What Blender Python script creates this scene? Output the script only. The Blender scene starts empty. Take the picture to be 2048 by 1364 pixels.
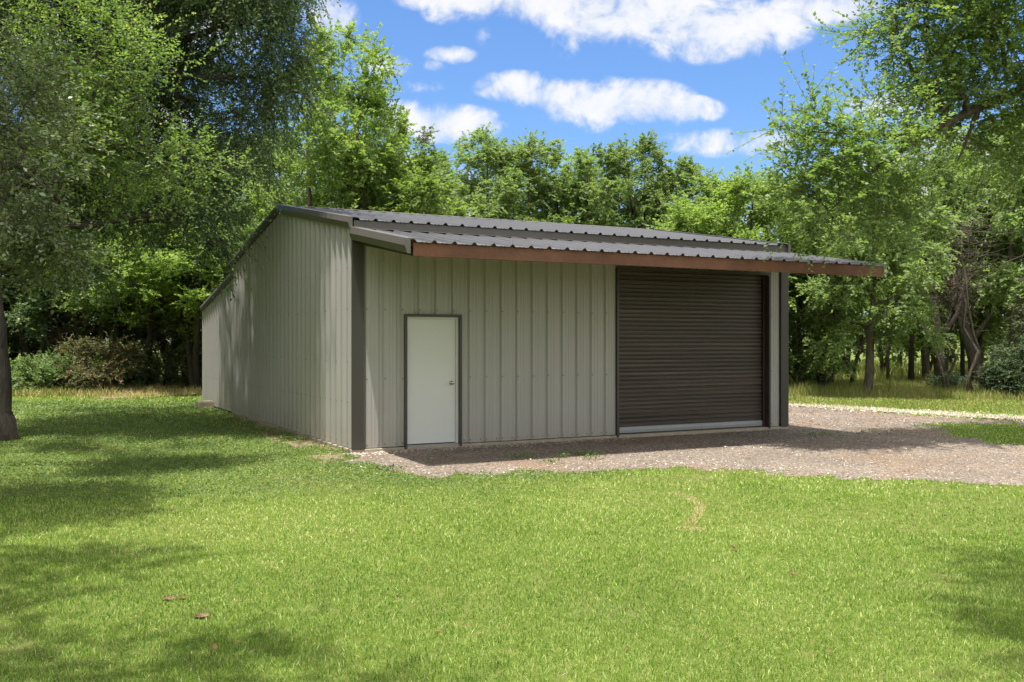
import bpy, math, random
import numpy as np
from mathutils import Vector, Matrix
R = math.radians
SC = bpy.context.scene
# ------------------------------------------------------------------ camera, sky, sun, exposure
CAMZ = 1.79; FPX = 1917.4; HY = 680.0
cam = bpy.data.cameras.new('camera'); camo = bpy.data.objects.new('camera', cam)
SC.collection.objects.link(camo); SC.camera = camo
camo.location = (0, 0, CAMZ); camo.rotation_euler = (R(90), 0, 0)
cam.sensor_width = 36; cam.lens = 36 * FPX / 2048; cam.clip_end = 6000; cam.clip_start = .05
SHX, SHY = .0862, .1976                      # shadow displacement per metre of height
sun_dir = Vector((-SHX, -SHY, 1)).normalized()
sl = bpy.data.lights.new('sun', 'SUN'); sl.energy = 4.6; sl.angle = R(.8); sl.color = (1, .96, .89)
so = bpy.data.objects.new('sun', sl); SC.collection.objects.link(so)
so.rotation_euler = sun_dir.to_track_quat('Z', 'Y').to_euler(); so.location = (0, 0, 30)
SC.view_settings.view_transform = 'Standard'; SC.view_settings.look = 'None'
SC.view_settings.gamma = 1; SC.view_settings.exposure = .68
W = bpy.data.worlds.new('World'); SC.world = W; W.use_nodes = True

def world():
    nt = W.node_tree; N = nt.nodes; L = nt.links; N.clear()
    out = N.new('ShaderNodeOutputWorld'); bg = N.new('ShaderNodeBackground'); bg.inputs[1].default_value = .092
    sky = N.new('ShaderNodeTexSky'); sky.sky_type = 'NISHITA'; sky.sun_disc = False
    sky.sun_elevation = R(77.8); sky.sun_rotation = math.atan2(-SHX, -SHY) % (2 * math.pi)
    sky.altitude = 150; sky.air_density = 1.35; sky.dust_density = .35; sky.ozone_density = 4.5
    tc = N.new('ShaderNodeTexCoord'); sep = N.new('ShaderNodeSeparateXYZ'); L.new(tc.outputs['Generated'], sep.inputs[0])
    def M(op, a, b=None, c=None, clamp=False):
        m = N.new('ShaderNodeMath'); m.operation = op; m.use_clamp = clamp
        for i, v in enumerate((a, b, c)):
            if v is None: continue
            if isinstance(v, (int, float)): m.inputs[i].default_value = v
            else: L.new(v, m.inputs[i])
        return m.outputs[0]
    ay = M('MAXIMUM', M('ABSOLUTE', sep.outputs[1]), .05)
    px = M('DIVIDE', sep.outputs[0], ay); pz = M('DIVIDE', sep.outputs[2], ay)
    cmb = N.new('ShaderNodeCombineXYZ'); L.new(px, cmb.inputs[0]); L.new(pz, cmb.inputs[1])
    def noise(sc, det, rough, dist=0):
        n = N.new('ShaderNodeTexNoise'); L.new(cmb.outputs[0], n.inputs['Vector'])
        n.inputs['Scale'].default_value = sc; n.inputs['Detail'].default_value = det
        n.inputs['Roughness'].default_value = rough; n.inputs['Distortion'].default_value = dist
        return n.outputs[0]
    clouds = [(1060,-5,170,40,1),(1250,10,200,62,1),(1400,60,110,52,1),(1500,50,105,48,1),(1640,14,170,30,.9),(930,0,110,22,.9),
      (1560,40,60,45,.9),(1034,170,72,26,.9),(1120,188,90,28,.95),(1195,206,95,44,1),(1290,202,85,38,.95),(1360,218,72,26,.9),
      (1440,284,135,24,.72),(1000,282,0,0,0),(835,234,85,30,.95),(905,246,85,32,.95),(785,222,45,22,.7),(640,32,62,44,.8),(768,131,44,22,.85),
      (900,108,44,16,.6),(866,129,22,11,.6),(1770,214,88,24,.75),(885,18,38,24,.65),(1132,88,26,26,.38),(1000,72,40,24,.3),(845,170,40,12,.35),
      (1000,400,300,60,.3),(110,60,130,60,.95),(370,50,130,70,.95),(300,245,90,45,.95),(690,345,150,50,.7),(1900,330,170,60,.95),(1950,430,150,50,.95),(1480,445,100,30,.8),(960,435,110,30,.8)]
    acc = None
    for (cx, cy, rx, ry, s) in clouds:
        if rx == 0: continue
        ux = (cx - 1024) / FPX; uz = (HY - cy) / FPX
        dx = M('MULTIPLY', M('SUBTRACT', px, ux), FPX / rx / 1.4); dz = M('MULTIPLY', M('SUBTRACT', pz, uz), FPX / ry / 1.4)
        d = M('ADD', M('MULTIPLY', dx, dx), M('MULTIPLY', dz, dz))
        w = M('MULTIPLY', M('SUBTRACT', 1, d, clamp=True), s * 1.12)
        acc = w if acc is None else M('MAXIMUM', acc, w)
    n1 = noise(17, 7, .62, .5); n2 = noise(38, 5, .6, .2)
    nn = M('ADD', M('MULTIPLY', M('SUBTRACT', n1, .5), 3.4), M('MULTIPLY', M('SUBTRACT', n2, .5), 1.7))
    v = M('ADD', acc, M('MULTIPLY', nn, M('MINIMUM', M('MULTIPLY', acc, 3), .85)))
    mr = N.new('ShaderNodeMapRange'); mr.interpolation_type = 'SMOOTHSTEP'; L.new(v, mr.inputs[0])
    mr.inputs[1].default_value = .02; mr.inputs[2].default_value = 1.15
    # unseen broken cloud added in the rest of the sky, brightened for neutral fill
    front = M('GREATER_THAN', sep.outputs[1], 0.05)
    vis = M('MULTIPLY', M('MULTIPLY', mr.outputs[0], front), .93)
    n3 = N.new('ShaderNodeTexNoise'); L.new(tc.outputs['Generated'], n3.inputs['Vector']); n3.inputs['Scale'].default_value = 2.6; n3.inputs['Detail'].default_value = 5
    cov = N.new('ShaderNodeMapRange'); cov.interpolation_type = 'SMOOTHSTEP'; L.new(n3.outputs[0], cov.inputs[0]); cov.inputs[1].default_value = .34; cov.inputs[2].default_value = .50
    inview = N.new('ShaderNodeMapRange'); L.new(pz, inview.inputs[0]); inview.inputs[1].default_value = .46; inview.inputs[2].default_value = .62
    other = M('MAXIMUM', M('SUBTRACT', 1, front), inview.outputs[0])
    fac = M('MAXIMUM', vis, M('MULTIPLY', M('MULTIPLY', other, cov.outputs[0]), .95))
    tint = N.new('ShaderNodeMix'); tint.data_type = 'RGBA'; tint.blend_type = 'MULTIPLY'; tint.inputs[0].default_value = 1
    L.new(sky.outputs[0], tint.inputs[6]); tint.inputs[7].default_value = (.70, .90, 1.22, 1)
    mix = N.new('ShaderNodeMix'); mix.data_type = 'RGBA'
    cc = N.new('ShaderNodeMix'); cc.data_type = 'RGBA'; L.new(M('MULTIPLY', M('SUBTRACT', .62, n1, clamp=True), 2.2, clamp=True), cc.inputs[0]); cc.inputs[6].default_value = (7.0, 6.95, 6.95, 1)
    hi = N.new('ShaderNodeMix'); hi.data_type = 'RGBA'; L.new(other, hi.inputs[0]); L.new(cc.outputs[2], hi.inputs[6]); hi.inputs[7].default_value = (11.5, 11.3, 11.1, 1)
    L.new(hi.outputs[2], mix.inputs[7])
    L.new(fac, mix.inputs[0]); L.new(tint.outputs[2], mix.inputs[6]); cc.inputs[7].default_value = (5.0, 5.5, 6.3, 1)
    L.new(mix.outputs[2], bg.inputs[0]); L.new(bg.outputs[0], out.inputs[0])
world()

# ------------------------------------------------------------------ helpers
COL = SC.collection
def tag(o, label=None, cat=None, group=None, kind=None):
    if label: o['label'] = label
    if cat: o['category'] = cat
    if group: o['group'] = group
    if kind: o['kind'] = kind
    return o
def empty(name, loc=(0, 0, 0), rz=0, label=None, cat=None, group=None):
    o = bpy.data.objects.new(name, None); COL.objects.link(o); o.location = loc; o.rotation_euler = (0, 0, rz)
    o.empty_display_size = .3
    return tag(o, label, cat, group)
def link(name, me, parent=None):
    o = bpy.data.objects.new(name, me); COL.objects.link(o)
    if parent: o.parent = parent
    return o
def npmesh(name, V, F, mats, attr=None, midx=None, smooth=False):
    """V (n,3); F (m,k) one face size; attr dict name -> per face float"""
    V = np.asarray(V, np.float32); F = np.asarray(F, np.int32)
    me = bpy.data.meshes.new(name); me.vertices.add(len(V)); me.vertices.foreach_set('co', V.ravel())
    m, k = F.shape
    me.loops.add(m * k); me.loops.foreach_set('vertex_index', F.ravel())
    me.polygons.add(m); me.polygons.foreach_set('loop_start', np.arange(0, m * k, k, dtype=np.int32))
    me.update(calc_edges=True)
    for mt in (mats if isinstance(mats, (list, tuple)) else [mats]): me.materials.append(mt)
    if midx is not None: me.polygons.foreach_set('material_index', np.asarray(midx, np.int32))
    if attr:
        for a, v in attr.items():
            at = me.attributes.new(a, 'FLOAT', 'FACE'); at.data.foreach_set('value', np.asarray(v, np.float32))
    if smooth: me.polygons.foreach_set('use_smooth', np.ones(m, bool))
    me.validate()
    return me
class MB:
    def __init__(s): s.v = []; s.f = []
    def add(s, vs, fs):
        b = len(s.v); s.v += [tuple(map(float, v)) for v in vs]; s.f += [tuple(b + i for i in f) for f in fs]
    def box(s, a, b):
        (x0, y0, z0), (x1, y1, z1) = a, b
        s.add([(x0,y0,z0),(x1,y0,z0),(x1,y1,z0),(x0,y1,z0),(x0,y0,z1),(x1,y0,z1),(x1,y1,z1),(x0,y1,z1)],
              [(0,3,2,1),(4,5,6,7),(0,1,5,4),(1,2,6,5),(2,3,7,6),(3,0,4,7)])
    def extrude(s, sec, A, B, side, up, closed=True):
        """section points (out, up) swept from A to B"""
        A, B, side, up = map(Vector, (A, B, side, up)); n = len(sec)
        vs = [A + side * p[0] + up * p[1] for p in sec] + [B + side * p[0] + up * p[1] for p in sec]
        fs = [(i, (i + 1) % n, n + (i + 1) % n, n + i) for i in range(n if closed else n - 1)]
        if closed: fs += [tuple(range(n))[::-1], tuple(range(n, 2 * n))]
        s.add(vs, fs)
    def tube(s, P, rad, n=8, cap=True):
        P = [Vector(p) for p in P]; rings = []; b = len(s.v)
        for i, p in enumerate(P):
            t = (P[min(i + 1, len(P) - 1)] - P[max(i - 1, 0)]).normalized()
            a = t.orthogonal().normalized() if i == 0 else (a - t * a.dot(t)).normalized()
            c = t.cross(a)
            for k in range(n):
                th = 2 * math.pi * k / n; s.v.append(tuple(p + (a * math.cos(th) + c * math.sin(th)) * rad[i]))
        for i in range(len(P) - 1):
            for k in range(n):
                s.f.append((b + i*n + k, b + i*n + (k+1) % n, b + (i+1)*n + (k+1) % n, b + (i+1)*n + k))
        if cap:
            s.f.append(tuple(b + k for k in range(n))[::-1]); s.f.append(tuple(b + (len(P)-1)*n + k for k in range(n)))
    def build(s, name, mat, parent=None, smooth=False, bevel=0):
        me = bpy.data.meshes.new(name); me.from_pydata(s.v, [], s.f); me.update()
        for mt in (mat if isinstance(mat, (list, tuple)) else [mat]): me.materials.append(mt)
        if smooth: me.polygons.foreach_set('use_smooth', [True] * len(me.polygons))
        o = link(name, me, parent)
        if bevel:
            m = o.modifiers.new('b', 'BEVEL'); m.width = bevel; m.segments = 2; m.limit_method = 'ANGLE'
        return o
def gp(x, y, z=0.):
    """ground point seen at reference pixel"""
    Y = (CAMZ - z) * FPX / (y - HY); return ((x - 1024) / FPX * Y, Y)
def at(x, y, Y): return Vector(((x - 1024) / FPX * Y, Y, CAMZ + (HY - y) / FPX * Y))

# value noise for python side masks
_rs = np.random.RandomState(5); _T = _rs.rand(256, 256)
def vnoise(x, y, sc):
    x = np.asarray(x) * sc + 71.3; y = np.asarray(y) * sc + 33.7
    xi = np.floor(x).astype(int); yi = np.floor(y).astype(int); fx = x - xi; fy = y - yi
    fx = fx*fx*(3-2*fx); fy = fy*fy*(3-2*fy); g = lambda a, b: _T[a % 256, b % 256]
    return (g(xi,yi)*(1-fx)+g(xi+1,yi)*fx)*(1-fy)+(g(xi,yi+1)*(1-fx)+g(xi+1,yi+1)*fx)*fy
def fbm(x, y, sc): return (vnoise(x,y,sc)*.55 + vnoise(x,y,sc*2.3)*.3 + vnoise(x,y,sc*5.1)*.15)
def inpoly(x, y, poly):
    c = np.zeros(len(x), bool); n = len(poly)
    for i in range(n):
        x0, y0 = poly[i]; x1, y1 = poly[(i+1) % n]
        if y0 == y1: continue
        t = ((y0 > y) != (y1 > y)) & (x < (x1-x0)*(y-y0)/(y1-y0)+x0); c ^= t
    return c
def linedist(x, y, pts):
    d = np.full(len(x), 1e9)
    for (x0,y0),(x1,y1) in zip(pts[:-1], pts[1:]):
        vx, vy = x1-x0, y1-y0; t = np.clip(((x-x0)*vx+(y-y0)*vy)/(vx*vx+vy*vy+1e-9), 0, 1)
        d = np.minimum(d, np.hypot(x-x0-t*vx, y-y0-t*vy))
    return d

# ------------------------------------------------------------------ materials
class Mat:
    def __init__(s, name):
        s.m = bpy.data.materials.new(name); s.m.use_nodes = True; s.nt = s.m.node_tree; s.N = s.nt.nodes; s.L = s.nt.links
        s.b = s.N['Principled BSDF']; s.out = s.N['Material Output']
    def node(s, t, **kw):
        n = s.N.new(t)
        for k, v in kw.items(): setattr(n, k, v)
        return n
    def coord(s, scale=(1, 1, 1), kind='Object'):
        tc = s.node('ShaderNodeTexCoord'); mp = s.node('ShaderNodeMapping'); s.L.new(tc.outputs[kind], mp.inputs[0])
        mp.inputs['Scale'].default_value = scale; return mp.outputs[0]
    def noise(s, sc, det=4, rough=.55, vec=None, dist=0):
        n = s.node('ShaderNodeTexNoise'); n.inputs['Scale'].default_value = sc; n.inputs['Detail'].default_value = det
        n.inputs['Roughness'].default_value = rough; n.inputs['Distortion'].default_value = dist
        if vec is not None: s.L.new(vec, n.inputs['Vector'])
        return n.outputs[0]
    def ramp(s, fac, stops):
        r = s.node('ShaderNodeValToRGB'); s.L.new(fac, r.inputs[0]); e = r.color_ramp.elements
        while len(e) < len(stops): e.new(.5)
        for el, (p, c) in zip(e, stops):
            el.position = p; el.color = (*c, 1) if len(c) == 3 else c
        return r.outputs[0]
    def mix(s, fac, a, b, mode='MIX'):
        n = s.node('ShaderNodeMix'); n.data_type = 'RGBA'; n.blend_type = mode
        for i, v in ((0, fac), (6, a), (7, b)):
            if isinstance(v, (int, float)): n.inputs[i].default_value = v
            elif isinstance(v, tuple): n.inputs[i].default_value = (*v, 1)
            else: s.L.new(v, n.inputs[i])
        return n.outputs[2]
    def math(s, op, a, b, clamp=False):
        m = s.node('ShaderNodeMath'); m.operation = op; m.use_clamp = clamp
        for i, v in enumerate((a, b)):
            if isinstance(v, (int, float)): m.inputs[i].default_value = v
            else: s.L.new(v, m.inputs[i])
        return m.outputs[0]
    def bump(s, h, strength=.3, dist=.01):
        n = s.node('ShaderNodeBump'); n.inputs['Strength'].default_value = strength; n.inputs['Distance'].default_value = dist
        s.L.new(h, n.inputs['Height']); s.L.new(n.outputs[0], s.b.inputs['Normal'])
    def base(s, c, rough=.6, metal=0, spec=.5):
        if isinstance(c, tuple): s.b.inputs['Base Color'].default_value = (*c, 1)
        else: s.L.new(c, s.b.inputs['Base Color'])
        s.b.inputs['Roughness'].default_value = rough; s.b.inputs['Metallic'].default_value = metal
        s.b.inputs['Specular IOR Level'].default_value = spec; return s

def paint(name, c, rough=.45, var=.12, spec=.5, streak=True, dirt=None):
    m = Mat(name); v = m.coord((1, 1, .25) if streak else (1, 1, 1))
    n1 = m.noise(2.2, 5, .6, v); n2 = m.noise(28, 3, .5, v)
    f = m.math('ADD', m.math('MULTIPLY', n1, .7), m.math('MULTIPLY', n2, .3))
    lo = tuple(x * (1 - var) for x in c); hi = tuple(min(1, x * (1 + var)) for x in c)
    col = m.ramp(f, [(.3, lo), (.7, hi)])
    if dirt:
        tc = m.node('ShaderNodeTexCoord'); sp = m.node('ShaderNodeSeparateXYZ'); m.L.new(tc.outputs['Object'], sp.inputs[0])
        mr = m.node('ShaderNodeMapRange'); m.L.new(sp.outputs[2], mr.inputs[0]); mr.inputs[1].default_value = .12
        mr.inputs[2].default_value = .55; mr.inputs[3].default_value = .55; mr.inputs[4].default_value = 0
        fac = m.math('MULTIPLY', mr.outputs[0], m.noise(9, 5, .7))
        col = m.mix(fac, col, dirt)
    m.base(col, rough, 0, spec)
    m.bump(m.noise(1.7, 2, .5), .12, .02)
    return m.m
M_wall = paint('wall_paint', (.398, .386, .37), .32, .05, .5, dirt=(.33, .27, .2))
M_trim = paint('slate_trim', (.056, .050, .047), .36, .1, .5)
M_trimL = paint('slate_trim_light', (.115, .103, .094), .38, .1, .5)
M_ridgeGlint = paint('ridge_sun_glint', (.24, .215, .20), .45, .1, .5)  # paled so the ridge cap carries the sun's reflection in its colour
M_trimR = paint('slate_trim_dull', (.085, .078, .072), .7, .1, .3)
M_roof = paint('slate_roof', (.088, .087, .093), .42, .18, .5, streak=False)
M_curtain = paint('curtain_brown', (.062, .047, .038), .4, .08, .5)
m = Mat('curtain_slats'); v_ = m.coord((.15, 1, 13)); nz_ = m.noise(1.0, 5, .75, v_)
m.base(m.ramp(nz_, [(.36, (.034, .026, .021)), (.52, (.062, .046, .037)), (.66, (.13, .092, .068))]), .42); m.bump(m.noise(3, 3), .15, .02); M_curtain = m.m
M_iron = paint('red_primer', (.17, .075, .048), .6, .4, .3, streak=False)
M_jamb = paint('dark_primer', (.075, .032, .022), .6, .2, .3)
M_door = paint('door_white', (.68, .69, .68), .4, .02, .5)
M_galv = paint('galvanised', (.3, .31, .32), .35, .12, .6)
M_pale = paint('pale_cap', (.55, .54, .5), .5, .05)
m = Mat('steel'); m.base((.5, .47, .42), .25, 1); M_steel = m.m
m = Mat('screw'); m.base((.2, .19, .17), .35, .3); M_screw = m.m
def concrete():
    m = Mat('concrete'); v = m.coord(); n = m.noise(6, 6, .65, v); n2 = m.noise(70, 3, .6, v)
    c = m.ramp(n, [(.3, (.30, .25, .18)), (.7, (.46, .40, .31))]); m.base(m.mix(.3, c, m.ramp(n2, [(.3, (.2,.17,.13)), (.7, (.55,.5,.42))])), .9, 0, .2)
    m.bump(n2, .5, .01); return m.m
M_conc = concrete()
def ground_mat():
    m = Mat('lawn_soil'); v = m.coord(); n = m.noise(.45, 5, .6, v); n2 = m.noise(9, 5, .65, v); n3 = m.noise(60, 3, .6, v)
    g = m.ramp(n2, [(.3, (.09, .12, .025)), (.55, (.14, .17, .04)), (.8, (.23, .2, .09))])
    b = m.ramp(n3, [(.3, (.13, .10, .06)), (.7, (.26, .2, .13))])
    f = m.ramp(n, [(.55, (0, 0, 0)), (.72, (1, 1, 1))])
    c = m.mix(m.math('MULTIPLY', f, .35), g, b); m.base(c, .95, 0, .1); m.bump(n3, .6, .03); return m.m
M_ground = ground_mat()
def gravel_mat():
    m = Mat('gravel'); v = m.coord()
    vo = m.node('ShaderNodeTexVoronoi'); vo.inputs['Scale'].default_value = 34; m.L.new(v, vo.inputs['Vector'])
    sep = m.node('ShaderNodeSeparateColor'); m.L.new(vo.outputs['Color'], sep.inputs[0])
    c1 = m.ramp(sep.outputs[0], [(0, (.07, .057, .046)), (.5, (.185, .153, .123)), (.85, (.33, .28, .23)), (1, (.6, .55, .48))])
    n = m.noise(.8, 5, .65, v); c2 = m.ramp(n, [(.35, (.155, .125, .10)), (.65, (.32, .255, .20))])
    c = m.mix(.5, c1, c2); n4 = m.noise(.33, 4, .7, v, .6); c = m.mix(m.ramp(n4, [(.5, (0, 0, 0)), (.62, (1, 1, 1))]), c, m.mix(.6, c, (.27, .17, .10)))
    m.base(c, .95, 0, .15); m.bump(vo.outputs['Distance'], .7, .02); return m.m
M_gravel = gravel_mat()
def dirt_mat(name, a, b):
    m = Mat(name); v = m.coord(); n = m.noise(26, 5, .7, v); m.base(m.ramp(n, [(.3, a), (.7, b)]), .95, 0, .1); m.bump(n, .6, .02); return m.m
M_dirt = dirt_mat('bare_soil', (.17, .125, .08), (.35, .265, .18))
M_lime = dirt_mat('limestone_dust', (.24, .20, .15), (.44, .38, .29))
def attr_mat(name, stops, transl=.3, rough=.6, spec=.25, attr='rnd', objvar=.0, tip=None):
    """leaf or blade colour from a per face random value"""
    m = Mat(name); a = m.node('ShaderNodeAttribute'); a.attribute_name = attr
    c = m.ramp(a.outputs['Fac'], stops)
    if objvar:
        oi = m.node('ShaderNodeObjectInfo'); h = m.node('ShaderNodeHueSaturation'); m.L.new(c, h.inputs['Color'])
        mr = m.node('ShaderNodeMapRange'); m.L.new(oi.outputs['Random'], mr.inputs[0]); mr.inputs[3].default_value = 1 - objvar; mr.inputs[4].default_value = 1 + objvar
        m.L.new(mr.outputs[0], h.inputs['Value']); c = h.outputs[0]
    m.base(c, rough, 0, spec)
    if transl:
        t = m.node('ShaderNodeBsdfTranslucent'); m.L.new(m.mix(1, c, (1.25, 1.35, .6), 'MULTIPLY'), t.inputs[0])
        mx = m.node('ShaderNodeMixShader'); mx.inputs[0].default_value = transl
        m.L.new(m.b.outputs[0], mx.inputs[1]); m.L.new(t.outputs[0], mx.inputs[2]); m.L.new(mx.outputs[0], m.out.inputs[0])
    return m.m
def bark(name, a, b, sc=1.):
    m = Mat(name); v = m.coord((1, 1, .16)); n = m.noise(22 * sc, 6, .7, v, .4); n2 = m.noise(3, 3, .5)
    c = m.ramp(n, [(.35, a), (.65, b)]); c = m.mix(m.math('MULTIPLY', n2, .4), c, (.16, .15, .13)); m.base(c, .95, 0, .15); m.bump(n, 1, .04); return m.m
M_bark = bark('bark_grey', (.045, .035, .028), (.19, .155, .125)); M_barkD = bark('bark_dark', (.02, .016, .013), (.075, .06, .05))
M_barkD2 = bark('bark_twigs', (.05, .035, .025), (.22, .165, .13), 2); M_barkR = bark('bark_dead', (.10, .06, .04), (.30, .2, .14), 2)
LEAF = {
 'deep_shaded': attr_mat('leaf_deep_shaded', [(0, (0.031,0.065,0.030)), (.6, (0.053,0.100,0.045)), (1, (0.097,0.150,0.070))], .25, .55, .3),  # leaf colour darkened to put deep shade into the right-hand bushes
 'oak':   attr_mat('leaf_oak', [(0, (0.093,0.130,0.070)), (.5, (0.168,0.229,0.113)), (.85, (0.297,0.335,0.202)), (1, (0.446,0.436,0.315))], .28, .38, .5),
 'elm':   attr_mat('leaf_elm', [(0, (0.106,0.170,0.057)), (.5, (0.186,0.288,0.095)), (.9, (0.273,0.365,0.126)), (1, (0.384,0.424,0.151))], .5, .5, .4),
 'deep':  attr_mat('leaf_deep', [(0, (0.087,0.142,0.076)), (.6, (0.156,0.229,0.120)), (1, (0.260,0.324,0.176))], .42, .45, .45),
 'bright':attr_mat('leaf_bright', [(0, (0.143,0.211,0.063)), (.5, (0.223,0.324,0.095)), (1, (0.347,0.424,0.151))], .52, .55, .3, objvar=.12),
 'mid':   attr_mat('leaf_mid', [(0, (0.124,0.188,0.076)), (.5, (0.198,0.276,0.113)), (1, (0.310,0.365,0.171))], .5, .55, .3, objvar=.14),
 'cedar': attr_mat('leaf_cedar', [(0, (0.106,0.130,0.083)), (.6, (0.198,0.223,0.139)), (1, (0.310,0.306,0.189))], .35, .6, .2, objvar=.15),
 'rust':  attr_mat('leaf_rust', [(0, (.07,.12,.045)), (.45, (.12,.145,.06)), (.75, (.20,.155,.09)), (1, (.32,.19,.12))], .25, .6, .2),
 'shrub': attr_mat('leaf_shrub', [(0, (0.106,0.176,0.063)), (.6, (0.186,0.282,0.108)), (1, (0.297,0.365,0.164))], .4, .5, .4, objvar=.2),
}
M_blade = attr_mat('grass_blade', [(0, (.075,.165,.022)), (.3, (.19,.32,.043)), (.6, (.355,.475,.10)), (.82, (.58,.64,.25)), (1, (.76,.69,.43))], .35, .5, .35)
M_weed = attr_mat('weed_leaf', [(0, (.09,.15,.045)), (.45, (.15,.24,.07)), (.8, (.26,.33,.11)), (1, (.50,.40,.22))], .25, .55, .35)
M_dry = attr_mat('dry_grass', [(0, (.17,.23,.05)), (.4, (.33,.33,.11)), (.75, (.52,.42,.20)), (1, (.68,.56,.42))], .25, .7, .2)
M_peb = attr_mat('pebble', [(0, (.06,.048,.042)), (.35, (.165,.13,.105)), (.65, (.30,.245,.20)), (.85, (.43,.36,.29)), (1, (.75,.69,.6))], 0, .85, .2)

# ------------------------------------------------------------------ ground, gravel
def sheet(name, poly, z, mat, kind='structure', jag=0., parent=None):
    pts = []
    n = len(poly)
    for i in range(n):
        a = Vector(poly[i]); b = Vector(poly[(i+1) % n]); k = max(1, int((b-a).length / .12)) if jag else 1
        for j in range(min(k, 400)):
            p = a.lerp(b, j / k)
            if jag: p += Vector((fbm(p.x, p.y, 1.6)-.5, fbm(p.y+40, p.x, 1.6)-.5)) * jag * 2
            pts.append((p.x, p.y, z))
    mb = MB(); mb.add(pts, [tuple(range(len(pts)))]); o = mb.build(name, mat, parent); tag(o, kind=kind); return o
g = MB(); g.add([(-700,-300,0),(700,-300,0),(700,900,0),(-700,900,0)], [(0,1,2,3)]); tag(g.build('ground', M_ground), kind='structure')
GRAV = [gp(690,905), gp(733,936), gp(860,951), gp(1000,947), gp(1150,940), gp(1300,934), gp(1450,936), gp(1550,944), gp(1700,957), gp(1850,962),
        gp(2048,967), gp(2500,990), gp(2900,900), gp(2600,856), gp(2048,842), gp(1800,826), gp(1640,815), gp(1560,809), (3., 30.), (-1,18)]
#GRAVELSHEET
PATCH = [gp(1850,848), gp(1960,846), gp(2200,852), gp(2500,862), gp(2500,900), gp(2150,894), gp(2000,887), gp(1900,868)]
LIME = [gp(1540,808), gp(1640,813), gp(1800,825), gp(2048,839), gp(2500,858), gp(2500,850), gp(2048,832), gp(1800,818), gp(1640,808), gp(1540,804)]
sheet('limestone_edge', LIME, .022, M_lime, jag=.3)
ARC = [gp(1350,984), gp(1378,994), gp(1400,1008), gp(1401,1022), gp(1388,1038), gp(1380,1046)]
ARC2 = [gp(1371,1056), gp(1386,1056)]
def ribbon(name, pts, w, z, mat):
    mb = MB(); L_ = []; R_ = []
    for i, p in enumerate(pts):
        a = Vector(pts[max(i-1, 0)]); b = Vector(pts[min(i+1, len(pts)-1)]); t = (b-a).normalized(); nrm = Vector((-t.y, t.x))
        ww = w[i]; L_.append(Vector(p) + nrm * ww); R_.append(Vector(p) - nrm * ww)
    vs = [(p.x, p.y, z) for p in L_ + R_]; n = len(pts)
    mb.add(vs, [(i, i+1, n+i+1, n+i) for i in range(n-1)]); tag(mb.build(name, mat), kind='structure')
0 and ribbon('bare_soil_arc', ARC, [.01,.03,.05,.06,.05,.02], .004, M_dirt)
BARE = [gp(180,790), gp(260,783), gp(400,780), gp(405,787), gp(300,792), gp(200,796)]
sheet('bare_soil', BARE, .006, M_dirt, jag=.3)
for i, (x, y) in enumerate(((322, 784), (248, 788))):
    c = Vector(gp(x, y)); r = (.34, .16)[i]
    sheet('pale_sand', [(c.x+r*1.6*math.cos(t), c.y+r*1.3*math.sin(t)) for t in np.linspace(0, 6.0, 11)], .012, M_lime, jag=.1)

# ------------------------------------------------------------------ the metal building
BA = .4823; CX, CY = -2.5302, 15.2659; Z0 = .06; BW = 9.144
ca, sa = math.cos(BA), math.sin(BA)
def tolocal(x, y):
    dx, dy = x - CX, y - CY; return dx*ca + dy*sa, -dx*sa + dy*ca
B = empty('metal_building', (CX, CY, 0), BA, 'tan ribbed metal workshop with dark low gable roof and front canopy', 'building')
def z_(h): return Z0 + h
def profile(a, b, pitch=.3048, phase=0., rib=.032, minor=True, w0=.046, w1=.018, mh=.005):
    pts = []
    k0 = int(math.floor((a - phase) / pitch)) - 1; k1 = int(math.ceil((b - phase) / pitch)) + 1
    for k in range(k0, k1 + 1):
        c = phase + k * pitch
        pts += [(c-w0, 0), (c-w1, rib), (c+w1, rib), (c+w0, 0)]
        if minor:
            for q in (.105, .165): pts += [(c+q, 0), (c+q+.008, mh), (c+q+.026, mh), (c+q+.034, 0)]
    def h(x):
        for (x0, h0), (x1, h1) in zip(pts[:-1], pts[1:]):
            if x0 <= x <= x1: return h0 + (h1-h0) * (x-x0) / max(1e-9, x1-x0)
        return 0
    return [(a, h(a))] + [p for p in pts if a < p[0] < b] + [(b, h(b))]
def ribsheet(mb, prof, fn0, fn1, nrm, nseg=1):
    """fn0/fn1: across coordinate -> 3D point of the sheet's two ends"""
    nrm = Vector(nrm); vs = []; n = len(prof)
    for j in range(nseg + 1):
        t = j / nseg
        for (x, h) in prof: vs.append(Vector(fn0(x)).lerp(Vector(fn1(x)), t) + nrm * h)
    mb.add(vs, [(j*n+i, j*n+i+1, (j+1)*n+i+1, (j+1)*n+i) for j in range(nseg) for i in range(n-1)])
def screws(o, nf):
    for p_ in o.data.polygons[nf:]: p_.material_index = 1
def dome(mb, c, nrm, r=.014):
    c = Vector(c); nrm = Vector(nrm).normalized(); a = nrm.orthogonal().normalized(); b = nrm.cross(a)
    vs = [c + (a*math.cos(t)+b*math.sin(t))*r for t in np.linspace(0, 2*math.pi, 6, endpoint=False)] + [c + nrm*r*.7]
    mb.add(vs, [(i, (i+1) % 6, 6) for i in range(6)])
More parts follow.
